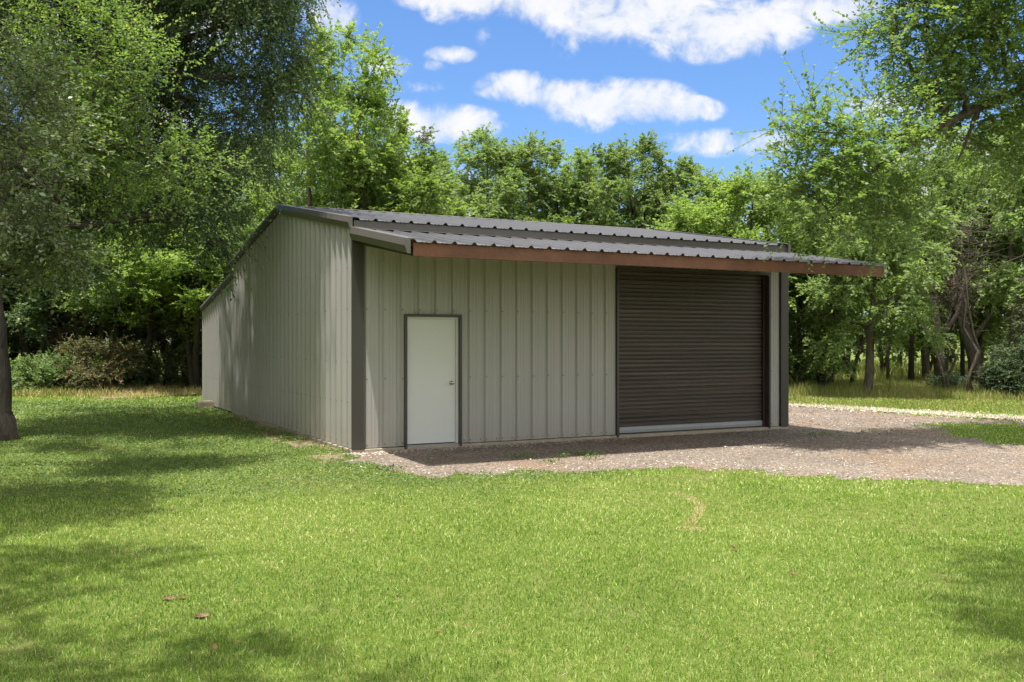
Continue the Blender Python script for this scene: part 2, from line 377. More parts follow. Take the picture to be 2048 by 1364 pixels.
# slab
mb = MB(); mb.box((-.04, -.03, -.25), (BW+.04, 9.2, Z0)); mb.build('slab', M_conc, B, bevel=.012)
D0, D1, DH = .905, 1.845, 2.13            # walk door opening
G0, G1, GH = 5.05, 8.66, 3.05             # overhead door opening
TOPF = 3.60
mb = MB()
for a, b, lo, hi in ((.02, D0, .012, TOPF), (D0, D1, DH, TOPF), (D1, G0, .012, TOPF), (G0, G1, GH, TOPF), (G1, BW-.02, .012, TOPF)):
    pr = profile(a, b, phase=.17, rib=-.036, w0=.05, w1=.022); ribsheet(mb, pr, lambda x: (x, 0, z_(lo)), lambda x: (x, 0, z_(hi)), (0, -1, 0))
nf = len(mb.f)
for zz in (.06, 1.12, 2.24, 3.3):
    for k in range(31):
        s = .17 + k*.3048
        for ds in (.062, .25) if zz < 1 else (.062,):
            s2 = s + ds
            if s2 < BW-.1 and not (D0-.06 < s2 < D1+.06 and zz < DH+.1) and not (G0-.06 < s2 < G1+.06 and zz < GH): dome(mb, (s2, -.001, z_(zz)), (0, -1, 0))
screws(mb.build('front_wall', [M_wall, M_screw], B), nf)
# side wall (gable) with the rear lean-to
LD = 13.24
def ztop(v):
    if v <= 4.572: return 3.668 + (4.435-3.668)*v/4.572
    if v <= 9.144: return 4.435 - (4.435-3.668)*(v-4.572)/4.572
    return 3.37 - (v-9.144)*(3.37-2.69)/(LD-9.144)
mb = MB(); pr = profile(.0, 9.144, phase=.11, rib=.052, w0=.062, w1=.018, mh=.007)
ribsheet(mb, pr, lambda x: (0, x, z_(.0+.012)), lambda x: (0, x, z_(ztop(x)-.06)), (-1, 0, 0))
pr = profile(9.15, LD, phase=.11, rib=.052, w0=.062, w1=.018, mh=.007)
ribsheet(mb, pr, lambda x: (0, x, z_(-.0)), lambda x: (0, x, z_(ztop(x)-.06)), (-1, 0, 0))
nf = len(mb.f)
for zz in (.1, .75, 1.4, 2.24, 2.9):
    for k in range(0, 44):
        v = .11 + k*.3048
        if v < LD-.1 and zz < ztop(v)-.3 and (k % 2 == 0 or zz < 1): dome(mb, (-.053, v, z_(zz)), (-1, 0, 0), .015)
screws(mb.build('side_wall', [M_wall, M_screw], B), nf)
mb = MB(); ribsheet(mb, profile(0, LD, phase=.11, minor=False), lambda x: (BW, x, z_(0)), lambda x: (BW, x, z_(ztop(x)-.06)), (1, 0, 0))
mb.build('side_wall', M_wall, B)
mb = MB(); ribsheet(mb, profile(0, BW, minor=False), lambda x: (x, LD, z_(0)), lambda x: (x, LD, z_(2.64)), (0, 1, 0)); mb.build('rear_wall', M_wall, B)
mb = MB(); mb.box((.15, 9.25, -.2), (BW-.15, LD-.2, Z0-.01)); mb.build('lean_to_base', M_dirt, B)
# roofs
def slope(mb, v0, z0, v1, z1, a, b, phase=.05, rib=.036, minor=True):
    d = Vector((0, v1-v0, z1-z0)).normalized(); n = Vector((1, 0, 0)).cross(d)
    if n.z < 0: n = -n
    pr = profile(a, b, phase=phase, rib=rib, minor=minor, w0=.045, w1=.014)
    ribsheet(mb, pr, lambda x: (x, v0, z_(z0)), lambda x: (x, v1, z_(z1)), n)
mb = MB(); slope(mb, -.07, 3.656, 4.572, 4.435, -.03, BW+.05); slope(mb, 9.24, 3.65, 4.572, 4.435, -.03, BW+.05); mb.build('roof', M_roof, B)
mb = MB(); slope(mb, LD+.06, 2.68, 9.15, 3.365, -.03, BW+.05); mb.build('lean_to_roof', M_roof, B)
mb = MB(); slope(mb, -2.47, 3.085, -.04, 3.495, -.02, 9.22); mb.build('canopy_roof', M_roof, B)
sl2 = (4.435-3.668)/4.572
mb = MB(); mb.add([(-.03, 4.572-.17, z_(4.435-.17*sl2+.04)), (-.03, 4.572, z_(4.475)), (-.03, 4.742, z_(4.435-.17*sl2+.04)),
        (BW+.05, 4.572-.17, z_(4.435-.17*sl2+.04)), (BW+.05, 4.572, z_(4.475)), (BW+.05, 4.742, z_(4.435-.17*sl2+.04)),
        (-.03, 4.572-.17, z_(4.435-.17*sl2+.03)), (BW+.05, 4.572-.17, z_(4.435-.17*sl2+.03))],
        [(0,3,4,1), (1,4,5,2), (6,7,3,0)]); mb.build('ridge_cap', M_ridgeGlint, B)
# eave fascia between the roof edge and the canopy, with flashing over the canopy ribs
mb = MB(); mb.extrude([(-.035, .0), (-.035, .135), (-.02, .14), (0, .135), (0, 0)], (.0, 0, z_(3.515)), (BW, 0, z_(3.515)), (0, 1, 0), (0, 0, 1)); 
mb.extrude([(-.0362, -.0), (-.037, .012), (-.14, -.004+.0), (-.14, -.010), (-.04, -.012)], (.0, 0, z_(3.525)), (BW, 0, z_(3.525)), (0, 1, 0), (0, 0, 1))
mb.build('eave_trim', M_trimL, B)
RAKE = [(.09, .048), (-.03, .05), (-.05, .045), (-.075, -.045), (-.045, -.135), (-.03, -.14), (.0, -.14), (0, .03)]
def rake(name, v0, z0, v1, z1, s=0, out=1, scale=1, mat=M_trimL):
    mb = MB(); mb.extrude([(p[0]*out*scale, p[1]*scale) for p in RAKE], (s, v0, z_(z0)), (s, v1, z_(z1)), (1, 0, 0), (0, 0, 1)); return mb.build(name, mat, B)
rake('rake_trim', -.075, 3.655, 4.572, 4.435, -.035); rake('rake_trim', 4.573, 4.435, 9.245, 3.65, -.035, mat=M_trimR)
rake('rake_trim', 9.16, 3.363, LD+.065, 2.678, -.04, scale=.9, mat=M_trimR)
rake('rake_trim', -.075, 3.655, 4.572, 4.435, BW, -1); rake('rake_trim', 4.573, 4.435, 9.245, 3.65, BW, -1)
rake('canopy_rake_trim', -2.475, 3.082, -.05, 3.492, scale=1.12)
# corner trims (on the front face only)
mb = MB(); mb.box((-.03, -.045, Z0-.005), (.165, .0, z_(3.52))); mb.build('corner_trim', M_trim, B, bevel=.004)
mb = MB(); mb.box((BW-.165, -.045, Z0-.005), (BW+.035, .0, z_(3.52))); mb.build('corner_trim', M_trim, B, bevel=.004)
# canopy frame: red iron front beam, inner purlins, brackets
def cbeam(mb, v, zt, h, s0, s1, w=.065):
    t = .006
    mb.box((s0, v, zt-h), (s1, v+t, zt)); mb.box((s0, v+t+.0005, zt-t), (s1, v+w, zt)); mb.box((s0, v+t+.0005, zt-h), (s1, v+w, zt-h+t))
mb = MB(); cbeam(mb, -2.425, z_(3.078), .18, .06, 9.19); mb.build('canopy_beam', M_iron, B)
mb = MB()
for v, zz in ((-1.62, 3.215), (-.8, 3.352)): cbeam(mb, v, z_(zz), .15, .06, 9.15)
mb.build('canopy_purlins', M_iron, B)
for s in (.1, 4.55, 9.0):
    mb = MB(); d = (3.46-3.05)/2.4
    mb.extrude([(0, 0), (.07, 0), (.07, .12), (0, .12)], (s, -2.345, z_(2.9)), (s, -.03, z_(3.27)), (1, 0, 0), (0, 0, 1)); mb.build('canopy_rafter', M_trim, B)  # iron rafters coloured dark like the trim, standing in for canopy shade
mb = MB(); mb.extrude([(0, 0), (.055, -.01), (.06, .175), (.05, .185), (0, .185)], (9.193, -2.44, z_(2.89)), (9.193, -2.36, z_(2.902)), (1, 0, 0), (0, 0, 1)); mb.build('beam_end_cap', M_pale, B)
mb = MB(); mb.extrude([(0, 0), (.05, -.005), (.055, .16), (0, .18)], (9.155, -2.35, z_(2.9)), (9.155, -.05, z_(3.3)), (1, 0, 0), (0, 0, 1)); mb.build('canopy_rake_trim', M_trimL, B)
# walk door
mb = MB(); t = .042
mb.box((D0-t, -.05, Z0-.03), (D0, .05, z_(DH))); mb.box((D1, -.05, Z0-.03), (D1+t, .05, z_(DH))); mb.box((D0-t, -.0512, z_(DH)), (D1+t, .05, z_(DH+t)))
mb.build('door_trim', M_trim, B, bevel=.003)
mb = MB(); mb.box((D0+.001, .012, Z0+.02), (D0+.02, .06, z_(DH-.002))); mb.box((D1-.05, .012, Z0+.02), (D1-.001, .06, z_(DH-.002))); mb.box((D0+.021, .012, z_(DH-.035)), (D1-.051, .06, z_(DH-.002)))
mb.build('door_frame', M_door, B)
dr = MB(); dr.box((D0+.023, .03, Z0+.035), (D1-.055, .07, z_(DH-.038))); dr = dr.build('walk_door', M_door, B, bevel=.002)
mb = MB(); mb.box((D0+.001, .005, Z0+.0), (D1-.001, .075, Z0+.018)); mb.build('threshold', M_galv, B)
mb = MB(); mb.box((D0+.001, .076, Z0), (D1-.001, .1, z_(DH))); mb.build('door_backing', M_trim, B)
mb = MB(); kx, kz = D1-.125, z_(1.03)
mb.tube([(kx, .03, kz), (kx, .022, kz)], [.034, .031], 16); mb.tube([(kx, .022, kz), (kx, -.012, kz)], [.012, .012], 10)
mb.tube([(kx, -.010, kz), (kx, -.02, kz), (kx, -.038, kz), (kx, -.048, kz)], [.014, .027, .028, .016], 16); mb.build('door_knob', M_steel, dr, smooth=True)
for hz in (.3, 1.05, 1.85):
    mb = MB(); mb.tube([(D0+.0215, .022, z_(hz-.05)), (D0+.0215, .022, z_(hz+.05))], [.007, .007], 8); mb.build('hinge', M_steel, dr)
# overhead rolling door
rd = MB(); p = .0785; vs = []; zz = Z0 + .14; ring = []
while zz < z_(GH) + .1:
    ring += [(0, zz), (.003, zz+.004), (.016, zz+.012), (.016, zz+.055), (.003, zz+.066), (0, zz+.07)]; zz += p
n = len(ring); rd.add([(G0+.03, .13-h, z) for h, z in ring] + [(G1-.05, .13-h, z) for h, z in ring], [(i, n+i, n+i+1, i+1) for i in range(n-1)])
rdo = rd.build('rolling_door', M_curtain, B)
mb = MB(); mb.extrude([(0, 0), (-.03, 0), (-.034, .05), (-.028, .105), (0, .115)], (G0+.03, .13, Z0+.022), (G1-.05, .13, Z0+.022), (0, 1, 0), (0, 0, 1)); mb.build('bottom_bar', M_galv, rdo)
mb = MB(); mb.box((G0+.02, .085, Z0+.003), (G1-.04, .128, Z0+.02)); mb.build('bottom_seal', M_barkD, rdo)
for s in (G0+.002, G1-.052):
    mb = MB(); mb.box((s, .075, Z0), (s+.045, .082, z_(GH))); mb.box((s+.038, .0822, Z0), (s+.045, .15, z_(GH))); mb.build('door_guide', M_galv if s < 6 else M_trim, rdo)
mb = MB(); t = .045
mb.box((G0-t, -.05, Z0-.03), (G0, -.0, z_(GH-.05))); mb.box((G1, -.05, Z0-.03), (G1+t*.6, -.0, z_(GH-.05)))
# rounded upper corners
for sgn, s in ((1, G0-t), (-1, G1+t*.6)):
    tt = t if sgn > 0 else t*.6
    pts = [(0, 0), (tt, 0), (tt+.0, .02), (tt+.04, .05), (tt+.04, .05+t), (.03, .05+t*.8), (0, .05)]
    mb.extrude([(p_[0]*sgn, p_[1]) for p_ in pts], (s, -.05, z_(GH-.05)), (s, 0, z_(GH-.05)), (1, 0, 0), (0, 0, 1))
mb.box((G0+.041, -.05, z_(GH)), (G1-.041, 0, z_(GH+.045)))
mb.build('overhead_door_trim', M_trim, B)
mb = MB(); mb.box((G1-.0005, .001, Z0), (G1+.006, .2, z_(GH))); mb.box((G0-.006, .001, Z0), (G0+.0005, .2, z_(GH))); mb.box((G0, .001, z_(GH)), (G1, .2, z_(GH)+.006)); mb.build('door_jamb', M_jamb, B)
mb = MB(); mb.box((G0-.1, .2, Z0), (G1+.1, .22, z_(GH+.3))); mb.build('dark_interior', M_trim, B)
# concrete block holding the rear corner
mb = MB(); mb.box((-.2, -.1, 0), (.2, .1, .19)); mb.box((-.19, -.09, .1902), (.17, .08, .215))
o = mb.build('concrete_block', M_conc, bevel=.012); lx, ly = gp(410, 816); o.location = (lx, ly, 0); o.rotation_euler = (0, 0, BA+.2)
tag(o, 'small tan concrete block on the grass at the far left corner of the shed', 'block')

# ------------------------------------------------------------------ foliage generators
def leafmesh(C, D, Ln, Wd, rng, flat=.5):
    """kite leaves; C base points, D unit directions"""
    n = len(C); up = rng.normal(size=(n, 3)) * flat + np.array([0, 0, 1.]); S = np.cross(D, up); S /= np.linalg.norm(S, axis=1, keepdims=True) + 1e-9
    Ln = Ln[:, None]; Wd = Wd[:, None]; nr = np.cross(S, D)
    mid = C + D * Ln * .45
    V = np.stack([C, mid + S*Wd + nr*Wd*.35, C + D*Ln, mid - S*Wd + nr*Wd*.35], 1).reshape(-1, 3)
    F = np.arange(4*n).reshape(n, 4); return V, F
def crown_data(lobes, nclump, ntwig, nleaf, tl, ll, rng, droop=.3, spread=.38, lw=.26, up=0.):
    """lobes: (center, radii). returns leaf V,F,rnd, twig segments, clump centres by lobe"""
    lobes = [(Vector(c), Vector(r)) for c, r in lobes]; wts = np.array([(r.x*r.y*r.z)**(2/3) for c, r in lobes]); wts /= wts.sum()
    P0 = []; DD = []; CL = []; CB = []
    for (c, r), w in zip(lobes, wts):
        k = max(3, int(round(nclump*w))); u = rng.normal(size=(k, 3)); u /= np.linalg.norm(u, axis=1, keepdims=True)
        rad = rng.uniform(.35, 1, k)**.6; cc = np.array(c) + u * rad[:, None] * np.array(r); CL.append(cc)
        m = max(2, int(round(ntwig*w/k)))
        p = np.repeat(cc, m, 0) + rng.normal(size=(k*m, 3)) * spread * (np.array(r).mean()*.55) * np.array([1, 1, .62])
        d = (p - np.array(c)) / np.array(r) * .55 + rng.normal(size=p.shape) * .6; d[:, 2] += up - droop*.5
        d /= np.linalg.norm(d, axis=1, keepdims=True); P0.append(p); DD.append(d); CB.append(np.repeat(rng.uniform(0, .3, k), m))
    P0 = np.concatenate(P0); DD = np.concatenate(DD); CB = np.concatenate(CB); T = len(P0); L_ = tl * rng.uniform(.6, 1.4, T)
    t = np.tile(np.linspace(.08, 1, nleaf), T); P = np.repeat(P0, nleaf, 0); D = np.repeat(DD, nleaf, 0); LL = np.repeat(L_, nleaf)
    pos = P + D * (t*LL)[:, None]; pos[:, 2] -= droop * LL * t**2 * .6
    side = np.cross(D, np.array([0, 0, 1.])); side /= np.linalg.norm(side, axis=1, keepdims=True) + 1e-6
    sg = np.where(np.arange(len(t)) % 2 == 0, 1, -1)[:, None]
    ld = D*.55 + side*sg*.8 + rng.normal(size=D.shape)*.33; ld[:, 2] -= droop*.35; ld /= np.linalg.norm(ld, axis=1, keepdims=True)
    n = len(pos); ln = ll * rng.uniform(.6, 1.3, n); V, F = leafmesh(pos, ld, ln, ln*lw, rng)
    rnd = np.clip(rng.rand(n)*.75 + np.repeat(CB, nleaf), 0, 1)
    end = P0 + DD * L_[:, None]; end[:, 2] -= droop * L_ * .6
    mid = P0 + DD * (L_*.5)[:, None]; mid[:, 2] -= droop * L_ * .15
    return V, F, rnd, (P0, mid, end), CL
def twigquads(seg, r):
    """crossed thin strips for twigs (3-sided prism along two segments)"""
    P0, M_, E_ = seg; n = len(P0); V = []; F = []
    d = E_ - P0; a = np.cross(d, [0.3, .2, 1.]); a /= np.linalg.norm(a, axis=1, keepdims=True)+1e-9; b = np.cross(d, a); b /= np.linalg.norm(b, axis=1, keepdims=True)+1e-9
    rings = []
    for P, rr in ((P0, r), (M_, r*.75), (E_, r*.3)):
        rings.append(np.stack([P + (a*math.cos(q)+b*math.sin(q))*rr for q in (0, 2.094, 4.189)], 1))
    V = np.stack(rings, 1).reshape(-1, 3)            # n,3rings,3
    base = (np.arange(n)*9)[:, None]
    f = np.array([[i*3+k, i*3+(k+1) % 3, (i+1)*3+(k+1) % 3, (i+1)*3+k] for i in range(2) for k in range(3)])
    F = (base[:, :, None] + f[None]).reshape(-1, 4); return V, F
def wob(a, b, n, amp, rnd):
    a, b = Vector(a), Vector(b); L = (b-a).length
    return [a.lerp(b, i/n) + Vector((rnd.gauss(0, 1), rnd.gauss(0, 1), rnd.gauss(0, .5))) * amp * L * (math.sin(math.pi*i/n)) for i in range(n+1)]
def bark_warp(mb, start, amp):
    for i in range(start, len(mb.v)):
        x, y, z = mb.v[i]; k = 1; nx = fbm(np.array([x*9+z*1.3]), np.array([y*9+z*.9]), 1.)[0]-.5
        mb.v[i] = (x + nx*amp, y + nx*amp*.7, z)
def tree(name, label, base, trunks, lobes, nclump, ntwig, nleaf, tl, ll, leafmat, barkmat, seed, droop=.3, group=None, cat='tree',
         spread=.38, lw=.26, twr=.006, up=0., parent_only=False, clumpwood=.5, scale=1., sides=10):
    """trunks: list of (points, radii) in world coords"""
    rng = np.random.RandomState(seed); rnd = random.Random(seed)
    base = Vector(base); root = empty(name, base, 0, label, cat, group)
    V, F, r, seg, CL = crown_data(lobes, nclump, ntwig, nleaf, tl, ll, rng, droop, spread, lw, up)
    TV, TF = twigquads(seg, twr)
    VV = np.concatenate([V, TV]) - np.array(base); FF = np.concatenate([F, TF + len(V)])
    me = npmesh('crown', VV, FF, [LEAF[leafmat] if isinstance(leafmat, str) else leafmat, barkmat], {'rnd': np.concatenate([r, np.zeros(len(TF))])},
                np.concatenate([np.zeros(len(F)), np.ones(len(TF))]))
    link('crown', me, root)
    if trunks:
        mb = MB(); nodes = []
        for pts, rad in trunks:
            pts = [Vector(p) for p in pts]; fine = []; fr = []
            for i in range(len(pts)-1):
                k = max(2, int((pts[i+1]-pts[i]).length/.35))
                for j in range(k):
                    fine.append(pts[i].lerp(pts[i+1], j/k) + Vector((rnd.gauss(0, .012), rnd.gauss(0, .012), 0))); fr.append(rad[i]+(rad[i+1]-rad[i])*j/k)
            fine.append(pts[-1]); fr.append(rad[-1]); b0 = len(mb.v); mb.tube(fine, fr, sides)
            if rad[0] > .1: bark_warp(mb, b0, rad[0]*.18)
            nodes += list(zip(fine, fr))
        for (c, rr), cl in zip([(Vector(c), r) for c, r in lobes], CL):
            cand = [(((p-c).length + max(0, p.z-c.z+.3)*2), p, r0) for p, r0 in nodes if p.z > base.z+.8]
            if not cand: continue
            _, p, r0 = min(cand, key=lambda q: q[0]); L = (c-p).length; r1 = min(r0*.7, .02+.014*L+.012*max(rr))
            pts = wob(p, c, 6, .06, rnd); mb.tube(pts, [r1+(.3*r1-r1)*i/6 for i in range(7)], 6, False)
            for q in cl:
                if rnd.random() < clumpwood:
                    s = pts[rnd.choice((3, 4, 5, 6))]; pp = wob(s, q, 4, .09, rnd); r2 = r1*.32; mb.tube(pp, [r2, r2*.8, r2*.6, r2*.45, r2*.25], 4, False)
        mb.v = [(v[0]-base.x, v[1]-base.y, v[2]-base.z) for v in mb.v]
        mb.build('trunk', barkmat, root, smooth=True)
    return root
def copy_tree(src, loc, rz, sc, label, group=None, name=None):
    c = src.copy(); COL.objects.link(c); c.location = loc; c.rotation_euler = (0, 0, rz); c.scale = sc if hasattr(sc, '__len__') else (sc, sc, sc)
    if label: c['label'] = label
    if group: c['group'] = group
    for ch in src.children:
        d = ch.copy(); COL.objects.link(d); d.parent = c
    return c
def lob(*a):  # (px, py, depth, rx, rz[, ry])
    return [(at(x, y, Y), (rx, ry if ry else rx, rz)) for (x, y, Y, rx, rz, *e) in a for ry in [e[0] if e else None]]

# ------------------------------------------------------------------ trees
G_BACK = 'trees standing behind the shed'
# big tree whose trunk stands at the left edge, hanging over the lawn
LA = lob((120,40,18,1.7,1.3),(300,20,19,1.8,1.3),(450,40,18,1.5,1.4),(555,40,17.5,.7,1.1),(520,150,17.5,.85,1.2),(460,265,18,.65,1.0),(400,200,19,1.3,1.3),
         (380,350,18.5,1.0,1.0),(402,430,18,.42,.7),(330,300,20,1.3,1.1),(250,170,20,1.5,1.3),(240,380,20,1.3,.9),(90,300,19,1.4,1.3),(345,440,19,.6,.6),(60,160,20,1.5,1.2),
         (80,-160,18,2.2,1.6),(300,-200,18,2.2,1.6),(480,-160,17,1.9,1.4),(560,-60,17,.9,.8),(130,480,19,1.2,.8),(470,-260,19.5,1.6,1.3))
LA += [((-4.6,16.9,9.2),(.9,1.1,.6)), ((-5.5,18.6,9.2),(1.2,1.2,.7)), ((-6.6,20.4,9.3),(1.3,1.3,.8)), ((-7.6,22.4,9),(1.3,1.3,.8)), ((-9.5,20.4,9.5),(2,1.6,1)), ((-7.6,17.6,9.6),(1.6,1.2,.8)), ((-10.5,23,8.5),(2,1.4,1)), ((-8.5,17.4,9.6),(1.8,1.1,.8)), ((-6.6,16.2,9.8),(1.3,.9,.7)), ((-9.5,14.6,9.6),(1.6,1,.7)), ((-7,13.6,10),(1.4,.6,.6))]
bx, by = gp(-9, 880)
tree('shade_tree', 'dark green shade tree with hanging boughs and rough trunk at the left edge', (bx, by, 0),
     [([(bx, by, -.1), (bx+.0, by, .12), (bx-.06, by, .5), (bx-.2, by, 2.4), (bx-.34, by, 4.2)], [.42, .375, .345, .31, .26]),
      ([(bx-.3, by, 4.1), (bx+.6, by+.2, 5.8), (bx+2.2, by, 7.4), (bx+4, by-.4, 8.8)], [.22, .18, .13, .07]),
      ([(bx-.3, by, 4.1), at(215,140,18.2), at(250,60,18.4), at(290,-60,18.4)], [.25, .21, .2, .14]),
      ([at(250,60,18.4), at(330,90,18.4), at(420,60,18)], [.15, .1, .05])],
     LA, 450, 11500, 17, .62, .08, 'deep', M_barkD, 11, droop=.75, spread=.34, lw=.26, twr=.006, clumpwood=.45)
# young elm sprays in front of it
LB = lob((230,150,13,.75,.6),(300,250,13,.75,.6),(180,250,12.5,.7,.55),(350,340,13.5,.55,.45),(250,340,13,.7,.45),(130,110,13,.5,.45),(90,-20,12.5,.9,.6),(220,60,13,.4,.35))
tree('elm_tree', 'light green elm with feathery sprays high at the upper left', (-7.9, 13.2, 0),
     [([(-7.9,13.2,-.1), (-7.8,13.2,3), (-6.6,13,4.6), at(250,280,13)], [.12,.1,.07,.03])],
     LB, 60, 1250, 15, .5, .062, 'elm', M_bark, 12, droop=.1, spread=.5, lw=.25, twr=.004, up=.25)
# near oak leaning in from the left, glossy olive leaves
LC = lob((40,230,10,.75,.5),(110,330,9.7,.6,.5),(60,420,9.8,.7,.5),(140,440,10,.45,.35),(30,520,10,.55,.35),(100,520,10.3,.4,.25),(-60,330,10,.8,.8),(20,150,10.5,.6,.35),
         (-250,-500,9.2,1.3,.9),(-120,-350,9.5,1.1,.8),(-420,-300,10,1.4,1.1))
tree('oak_tree', 'olive green oak with small glossy leaves reaching in low at the left edge', (-7.6, 9.6, 0),
     [([(-7.6,9.6,-.1), (-7.5,9.6,2.2), (-6.9,9.7,3.6), (-6.1,9.6,5.2), (-5.8,9.3,6.8)], [.2,.17,.13,.1,.06]), ([(-6.9,9.7,3.6), at(40,330,9.9), at(120,400,9.9)], [.08,.04,.02])],
     LC, 95, 2500, 15, .34, .058, 'oak', M_bark, 13, droop=.25, spread=.42, lw=.27, twr=.004)
# right hand elm: limb reaching into the picture
bx2, by2 = 10.9, 17.2
LG = lob((1960,20,17,1.4,1.1),(1850,50,16.5,.9,.8),(2040,120,17,1.2,1.0),(1900,140,16.8,.8,.5),(1790,30,16.6,.4,.5),(1830,140,16.6,.35,.35),(2080,260,17,.9,1.1),(1980,200,17,.6,.35),
         (1760,215,15.8,.45,.22),(1690,250,15.6,.6,.35),(1640,300,15.5,.6,.45),(1620,225,15.5,.22,.22),(1580,255,15.4,.35,.12),(1760,330,15.8,.7,.5),(1680,380,15.6,.7,.5),(1800,420,16,.7,.5),(1840,300,16,.5,.35),
         (1600,360,15.4,.35,.25),(2000,-200,16,1.6,1.1),(2200,-300,17,2.2,1.5))
tree('elm_tree', 'tall elm at the right edge stretching a long leafy limb toward the shed', (bx2, by2, 0),
     [([(bx2,by2,-.1), (bx2,by2,1), (bx2-.3,by2,4), (bx2-.5,by2,6), (bx2-.6,by2,9)], [.36,.3,.26,.2,.1]),
      ([(bx2-.35,by2,4.6), at(2048,175,17), at(1930,225,16.8), at(1860,262,16.5), at(1800,300,16.2), at(1720,360,15.9), at(1660,420,15.7)], [.13,.085,.07,.055,.045,.03,.015]),
      ([at(1960,210,16.8), at(1935,270,16.8), at(1915,320,16.8)], [.045,.03,.012]),
      ([at(1860,262,16.5), at(1760,270,16), at(1640,240,15.5), at(1590,215,15.4)], [.035,.025,.015,.006]),
      ([at(1760,270,16), at(1640,262,15.5), at(1540,248,15.3)], [.018,.012,.005])],
     LG, 220, 4000, 20, .75, .08, 'elm', M_bark, 14, droop=.05, up=.1, spread=.46, lw=.33, twr=.0045, clumpwood=.6)
# trees out of frame behind the camera's sides: their shade lies on the foreground lawn
tree('oak_tree', 'spreading oak overhead at the near left, casting shade on the lawn', (-6.5, 3.2, 0),
     [([(-6.5,3.2,-.1), (-6.3,3.3,3.5), (-5,3.8,6)], [.25,.2,.12])],
     [((-2.9,3.7,8.0),(1.3,.5,.4)), ((-4.6,4.1,8),(1.1,.7,.6)), ((-5.6,8.2,8.2),(.8,.5,.5)), ((-1.4,2.9,8.2),(.8,.4,.3)), ((-4.3,5.8,8.2),(.75,.9,.5))],
     48, 900, 12, .5, .085, 'oak', M_bark, 15, spread=.6)
tree('oak_tree', 'spreading oak overhead at the near right, casting shade on the lawn', (7.2, 3.2, 0),
     [([(7.2,3.2,-.1), (7,3.3,3.5), (6,3.8,6)], [.25,.2,.12])],
     [((4.0,5.6,8.),(.8,1.0,.5)), ((3.4,3.9,8.),(1.2,.5,.5)), ((5.2,4.6,8),(1.2,1.2,.8)), ((3.2,4.6,8),(.7,.7,.4))],
     60, 1500, 12, .5, .085, 'oak', M_bark, 16, spread=.6)

# --- prototypes for the woods (each used once itself, then copied)
def wood_proto(name, label, h, cr, leafmat, barkmat, seed, nclump=110, ntwig=1500, nleaf=13, ll=.125, low=.25, multi=1, droop=.12, tl=.45, spread=.32, shape='round', trunk_r=.16, group=None):
    rnd = random.Random(seed); lobes = []
    if shape == 'round':
        for i in range(13):
            t = i/12; z = h*(low + (1-low-.1)*t); rr = cr*math.sin(math.pi*min(.97, .18+.78*t))**.6*.62; a = i*2.4 + rnd.random(); 
            lobes.append(((math.cos(a)*rr, math.sin(a)*rr, z), (cr*rnd.uniform(.3,.46),)*2 + (h*rnd.uniform(.07,.115),)))
        lobes.append(((0,0,h*.9),(cr*.3,cr*.3,h*.1))); lobes.append(((cr*.2,0,h*.6),(cr*.5,cr*.5,h*.2)))
    else:   # tapering crown
        for i in range(12):
            t = i/11; z = h*(low + (1-low-.04)*t); rr = cr*(1-t)*.55; a = i*2.4
            lobes.append(((math.cos(a)*rr, math.sin(a)*rr, z), (cr*(.16+.34*(1-t)),)*2 + (h*.075,)))
    tr = []
    for k in range(multi):
        a = 6.28*k/multi + seed; sp = .28*cr if multi > 1 else .06*cr
        tr.append(([(.1*k,0,-.1), (.12*k+.05,0,.15), (math.cos(a)*sp*.4, math.sin(a)*sp*.4, h*.2), (math.cos(a)*sp, math.sin(a)*sp, h*.5), (math.cos(a)*sp*1.2, math.sin(a)*sp*1.2, h*.85)], [trunk_r*1.35, trunk_r, trunk_r*.85, trunk_r*.55, trunk_r*.15]))
    return tree(name, label, (0,0,0), tr, lobes, nclump, ntwig, nleaf, tl, ll, leafmat, barkmat, seed, droop, group, spread=spread, lw=.36, twr=.007, clumpwood=.35, sides=8)
protos = {
 'tall':  wood_proto('broadleaf_tree', '', 11, 3.3, 'mid', M_bark, 21, low=.2, nclump=105, ntwig=2300),
 'tall2': wood_proto('broadleaf_tree', '', 11, 3.0, 'bright', M_bark, 22, low=.2, multi=2, nclump=115, ntwig=2600),
 'open':  wood_proto('oak_tree', '', 10, 3.4, 'mid', M_barkD, 23, low=.34, multi=3, nclump=72, ntwig=1800, trunk_r=.13),
 'cedar': wood_proto('cedar_tree', '', 9, 2.6, 'cedar', M_barkR, 24, low=.14, nclump=120, ntwig=2000, ll=.10, shape='cone', tl=.5, droop=.35),
 'low':   wood_proto('small_tree', '', 6, 2.6, 'bright', M_barkD, 25, low=.2, multi=3, nclump=90, ntwig=2600, ll=.10, trunk_r=.1),
 'skirt': wood_proto('broadleaf_tree', '', 8, 2.9, 'mid', M_bark, 28, low=.24, nclump=110, ntwig=3000, ll=.12, trunk_r=.17, droop=.3),
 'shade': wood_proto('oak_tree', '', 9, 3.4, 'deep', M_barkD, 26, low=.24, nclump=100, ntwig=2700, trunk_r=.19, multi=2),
 'high': wood_proto('small_tree', '', 8, 3.0, 'bright', M_barkD, 27, low=.40, nclump=80, ntwig=2500, ll=.11, trunk_r=.12, multi=2),
}
used = set()
